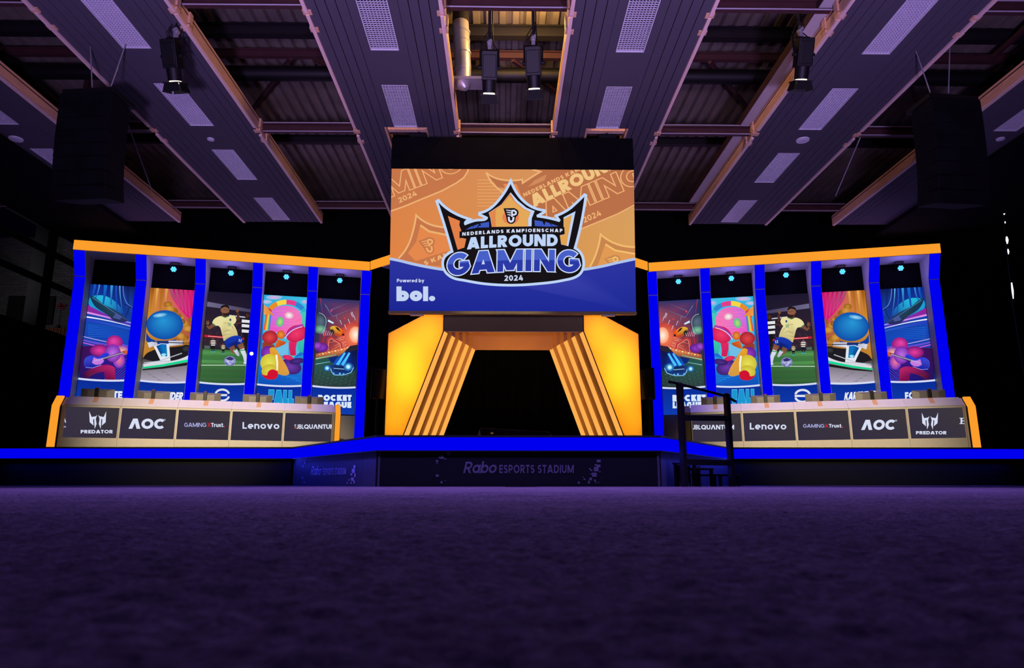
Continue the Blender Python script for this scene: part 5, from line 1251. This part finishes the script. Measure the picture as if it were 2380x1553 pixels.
def sponsor(p, i, left):
    Wt = (216, 222, 244)
    X = (lambda l, r: l if left else r)
    if i == 0:
        if left:
            f = lambda x, y: (x, y); cx, top, bot, lx0, lx1, ly = 398, 207, 335, 270, 508, 368
        else: cx, top, bot, lx0, lx1, ly = 1977, 280, 402, 1872, 2098, 438
        hgt = bot - top; k = hgt / 128.0
        for s in (-1, 1):
            g = lambda a, b_: (cx + s * a * k, top + b_ * k)
            p.poly([g(62, 0), g(58, 80), g(30, 104), g(34, 62), g(10, 36), g(44, 42)], Wt)
            p.poly([g(4, 26), g(26, 50), g(22, 128), g(8, 92), g(14, 56)], Wt)
        p.text('PREDATOR', (lx0 + 4, ly), (lx1, ly), 24 if not left else 25, .24, Wt, .10)
        if left:
            p.text('A', (138, 288), (168, 290), 36, .16, Wt); p.text('dps', (139, 324), (166, 325), 13, .16, Wt)
        else:
            c0 = 2192; p.poly([(c0, 318), (c0 + 44, 318), (c0 + 44, 330), (c0 + 38, 323), (c0 + 20, 323), (c0 + 20, 337), (c0 + 36, 337), (c0 + 36, 343), (c0 + 20, 343), (c0 + 20, 357), (c0 + 40, 357), (c0 + 46, 348), (c0 + 46, 362), (c0, 362), (c0, 358), (c0 + 8, 357), (c0 + 8, 323), (c0, 322)], Wt)
    elif i == 1:
        if left: a, b, c = (622, 334), (886, 336), 74
        else: a, b, c = (1476, 406), (1726, 404), 74
        p.text('ΛOC', a, b, c, .26, Wt, .05, slant=.0, up=(.10, -1))
        p.ell(X(884, 1731), X(270, 337), 7, 7, Wt); p.ell(X(884, 1731), X(270, 337), 4.5, 4.5, (54, 48, 62))
    elif i == 2:
        if left: y0, y1, c = 321, 322, 30; xs = (1028, 1188, 1196, 1222, 1224, 1320)
        else: y0, y1, c = 389, 388, 26; xs = (1054, 1208, 1212, 1238, 1242, 1342)
        p.text('GAMING', (xs[0], y0), (xs[1], y0), c, .15, (180, 184, 240), .12)
        p.text('X', (xs[2], y0), (xs[3], y0), c, .14, (226, 40, 50), .1)
        p.text('Trust.', (xs[4], y1), (xs[5], y1), c, .22, Wt, .09)
        p.ell(xs[5] - 2, y1 - 3, 4, 4, (226, 40, 50))
    elif i == 3:
        if left: p.text('Lenovo', (1452, 334), (1720, 336), 48, .19, Wt, .12)
        else: p.text('Lenovo', (666, 402), (932, 402), 48, .19, Wt, .12)
    else:
        if left: y, c = 335, 32; xs = (1830, 1846, 1898, 1900, 2128)
        else: y, c = 402, 33; xs = (238, 252, 308, 312, 552)
        for k in range(4): p.line([(xs[0], y - 30 + k * 8), (xs[0] + 12, y - 30 + k * 8)], 4, (230, 120, 90) if k > 1 else Wt)
        p.text('JBL', (xs[1], y), (xs[2], y), c, .2, Wt, .12); p.text('QUΛNTUM', (xs[3], y), (xs[4], y), c, .22, Wt, .08)
rank = ['outermost', 'second from the outer end', 'middle', 'second from the screen end', 'nearest to the portal']
mon0 = None
for side in ('L', 'R'):
    dk, o, t3, mods, nm = desk(side)
    nb = Vector((-t3.y, t3.x, 0))
    if side == 'L': cs = [.435, 1.61, 2.74, 3.93, 5.15]
    else: cs = [5.56 - c for c in (.18, 1.40, 2.52, 3.79, 4.99)]
    for i, c in enumerate(cs):
        q = o + t3 * c + nb * .62; q.z = 1.583
        lab = '%s monitor on the %s desk, back to the hall' % (rank[i], nm)
        if mon0 is None:
            mon0 = mo = thing('monitor', lab, 'monitor', q, DA, 'monitors along the desks')
            m = MB()
            m.add([(-.34, -.0, .20), (.34, 0, .20), (.34, 0, .60), (-.34, 0, .60), (-.20, -.045, .27), (.20, -.045, .27), (.20, -.045, .55), (-.20, -.045, .55)],
                  [(0, 1, 5, 4), (1, 2, 6, 5), (2, 3, 7, 6), (3, 0, 4, 7), (4, 5, 6, 7)])
            m.box(-.345, .345, 0, .025, .195, .605); m.build('back_shell', M['monitor'], mo, .004)
            MB().box(-.335, .335, .026, .03, .205, .595).build('panel', M['glossy'], mo)
            m = MB(); m.box(-.04, .04, -.10, -.05, .02, .615); m.box(-.03, .03, -.05, -.02, .34, .46); m.build('stand_column', M['monitor_dark'], mo, .006)
            MB().box(-.028, .028, -.104, -.05, .615, .624).build('stand_cap', M['red'], mo)
            m = MB(); m.prism([(-.04, -.12), (.04, -.12), (.22, .10), (.19, .12), (0, -.02), (-.19, .12), (-.22, .10)], 0, .02, 'z').build('stand_foot', M['monitor_dark'], mo, .004)
        else:
            mo = copy_tree(mon0); mo.location = q; mo['label'] = lab
        mo.rotation_euler = (0, 0, (DA if side == 'L' else -DA) + (-.03, .02, .0, .03, -.02)[i])

# ================================================================== SPOTLIGHTS ON THE ROOF PIPES
def profile_spot(x, y, z, rx, rz, label):
    t = thing('stage_spotlight', label, 'spotlight', (x, y, z), 0, 'profile spotlights with barn doors'); t.scale = (.88, .88, .88)
    R3 = Matrix.Rotation(rz, 4, 'Z') @ Matrix.Rotation(rx, 4, 'X')   # lamp axis = local -Z
    def B(m, n, mt, bev=0): m.move(R3); return m.build(n, mt, t, bev)
    B(MB().box(-.13, .13, -.105, .11, -.10, .36).box(-.11, .11, -.125, -.105, -.06, .30), 'lamp_house', M['satin_black'], .012)
    B(MB().tube([(0, 0, -.10), (0, 0, -.14), (0, 0, -.30)], [.12, .118, .112], 18), 'barrel', M['satin_black'])
    m = MB()
    for k in range(6): m.box(-.125, .125, .112, .118, .06 + k * .045, .085 + k * .045)
    B(m, 'cooling_fin', M['black'])
    B(MB().tube([(0, 0, -.30), (0, 0, -.318)], [.09, .1], 18), 'lens', M['warm_lens'])
    m = MB()
    m.box(-.135, .135, -.135, .135, -.318, -.306)
    m2 = MB()
    for k, (dx, dy) in enumerate(((1, 0), (-1, 0), (0, 1), (0, -1))):
        px, py = -dy, dx
        a = [Vector((dx * .13 + px * s * .12, dy * .13 + py * s * .12, -.34)) for s in (-1, 1)]
        c = [Vector((dx * .165 + px * s * .145, dy * .165 + py * s * .145, -.48)) for s in (1, -1)]
        n3 = Vector((dx, dy, 0)) * .004
        v = a + c; m2.add(v + [p + n3 for p in v], [(0, 1, 2, 3), (7, 6, 5, 4), (0, 4, 5, 1), (1, 5, 6, 2), (2, 6, 7, 3), (3, 7, 4, 0)])
    B(m2, 'barn_door', M['black'])
    m = MB()                                            # frame ring round the lens
    for s in (-1, 1): m.box(s * .135 - .012, s * .135 + .012, -.14, .14, -.345, -.325); m.box(-.14, .14, s * .135 - .012, s * .135 + .012, -.345, -.325)
    B(m, 'gel_frame', M['black'])
    m = MB()
    for s in (-1, 1): m.bar(R3 @ Vector((s * .15, 0, .1)), Vector((s * .15, .0, .45)), .035, .01); m.tube([R3 @ Vector((s * .13, 0, .1)), R3 @ Vector((s * .19, 0, .1))], .03, 8)
    m.box(-.155, .155, -.018, .018, .44, .455); m.build('yoke', M['black'], t)
    m = MB().box(-.03, .03, -.03, .03, .455, .60).tube([(0, -.05, .6), (0, .05, .6)], .045, 10); m.build('clamp', M['galv'], t)
    top = (8.24 - z) / .88
    MB().tube([(0, 0, .6), (0, 0, top)], .026, 8).build('hanging_pipe', M['steel_dark'], t)
    m = MB()
    for k in range(4):
        a = 1.3 * k; m.tube([(.05 * math.cos(a), .05 * math.sin(a), .30), (.16 * math.cos(a), .14 * math.sin(a), .42 + .03 * k), (.12 * math.cos(a + 1), .1 * math.sin(a + 1), .62), (.05, .02, .82 + .06 * k), (.02, .02, top - .1)], .009, 6)
    m.build('cable', M['black'], t)
    d = R3.to_3x3() @ Vector((0, 0, -1)); return Vector((x, y, z)) + d * .56, d
for x, z, rx, rz, tg, lab, en in ((-5.06, 6.13, .42, -.10, (-6.9, 16.4, 1.4), 'black spotlight with barn doors hanging before the raft over the gallery-side desk', 4300),
                        (-.385, 5.98, .50, .04, (-.6, 13.2, 3.0), 'black spotlight hanging beside the silver duct', 500),
                        (.27, 6.06, .48, -.12, (.2, 13.2, 3.1), 'black spotlight hanging second from the silver duct, over the big screen', 700),
                        (4.31, 6.24, .44, .02, (7.3, 16.2, 1.4), 'black spotlight with barn doors hanging before the pale cable tray', 3900)):
    p, d = profile_spot(x, 9.3, z, rx, rz, lab)
    light('spot_beam', 'SPOT', p, tg, en * .9, (1.0, .82, .57), .09, 44 if abs(x) > 1 else 24, .9)
    if abs(x) < 1: light('roof_amber_fill', 'POINT', (x + .3, 10.9, z + 1.95), tg, 80, (1.0, .55, .14), .05)   # added amber fill tinting the roof sheet, set apart from the fixtures

# ================================================================== HANGING LINE ARRAY SPEAKERS
def line_array(x, yaw, label):
    t = thing('line_array', label, 'loudspeaker', (x, 9.75, 5.75), yaw, 'hanging loudspeaker columns')
    MB().box(-.41, .41, -.22, .32, .02, .10).build('fly_frame', M['satin_black'], t, .01)
    y, z, a = 0.0, 0.0, 0.0
    for k in range(8):
        a += (.0, .01, .015, .02, .03, .04, .06, .09)[k]; hh = .198
        c, s = math.cos(a), math.sin(a)
        f = lambda px, py, pz: (px, y + py * c - pz * s, z + py * s + pz * c)     # hung back: lower boxes turn their faces down
        fr = [(-.41, -.24), (.41, -.24), (.41, .02), (.34, .30), (-.34, .30), (-.41, .02)]
        v = [f(px, py, -hh + .004) for px, py in fr] + [f(px, py, -.004) for px, py in fr]
        n = 6
        MB().add(v, [list(range(n)), list(range(2 * n - 1, n - 1, -1))] + [(i, (i + 1) % n, n + (i + 1) % n, n + i) for i in range(n)]).build('speaker_box', M['speaker'], t, .005)
        m = MB(); v = [f(px, -.262, pz) for px, pz in ((-.39, -hh + .004), (.39, -hh + .004), (.39, -.004), (-.39, -.004))] + [f(px, -.235, pz) for px, pz in ((-.405, -hh + .002), (.405, -hh + .002), (.405, -.002), (-.405, -.002))]
        m.add(v, [(0, 1, 2, 3), (0, 4, 5, 1), (1, 5, 6, 2), (2, 6, 7, 3), (3, 7, 4, 0)]).build('grille', M['drape'], t)
        y += hh * s; z -= hh * c
    for sx in (-1, 1):
        MB().tube([(sx * .12, .05, .1), (sx * .55, .1, 2.4)], .010, 6).build('cable', M['galv'], t)
line_array(-6.38, -.10, 'tall black loudspeaker column hanging on the gallery side, curving back at its foot')
line_array(6.66, .10, 'tall black loudspeaker column hanging on the stair side, curving back at its foot')

# ================================================================== SIDE SCREENS BY THE PORTAL
for sx, yaw, lab in ((-1, .75, 'dark flat screen on a stand beside the portal, gallery side'), (1, -.75, 'dark flat screen on a stand beside the portal, stair side')):
    x = PC + sx * 2.67
    t = thing('side_screen', lab, 'screen', (x, 13.9, DK), yaw, 'small screens flanking the portal')
    MB().box(-.19, .19, -.03, .03, .90, 1.52).build('panel', M['glossy'], t, .01)
    MB().box(-.20, .20, -.02, .02, .89, 1.53).build('bezel', M['satin_black'], t, .006)
    MB().tube([(0, .06, .03), (0, .06, 1.3)], .025, 10).build('pole', M['satin_black'], t)
    MB().box(-.3, .3, -.2, .25, 0, .03).build('foot', M['black'], t, .006)
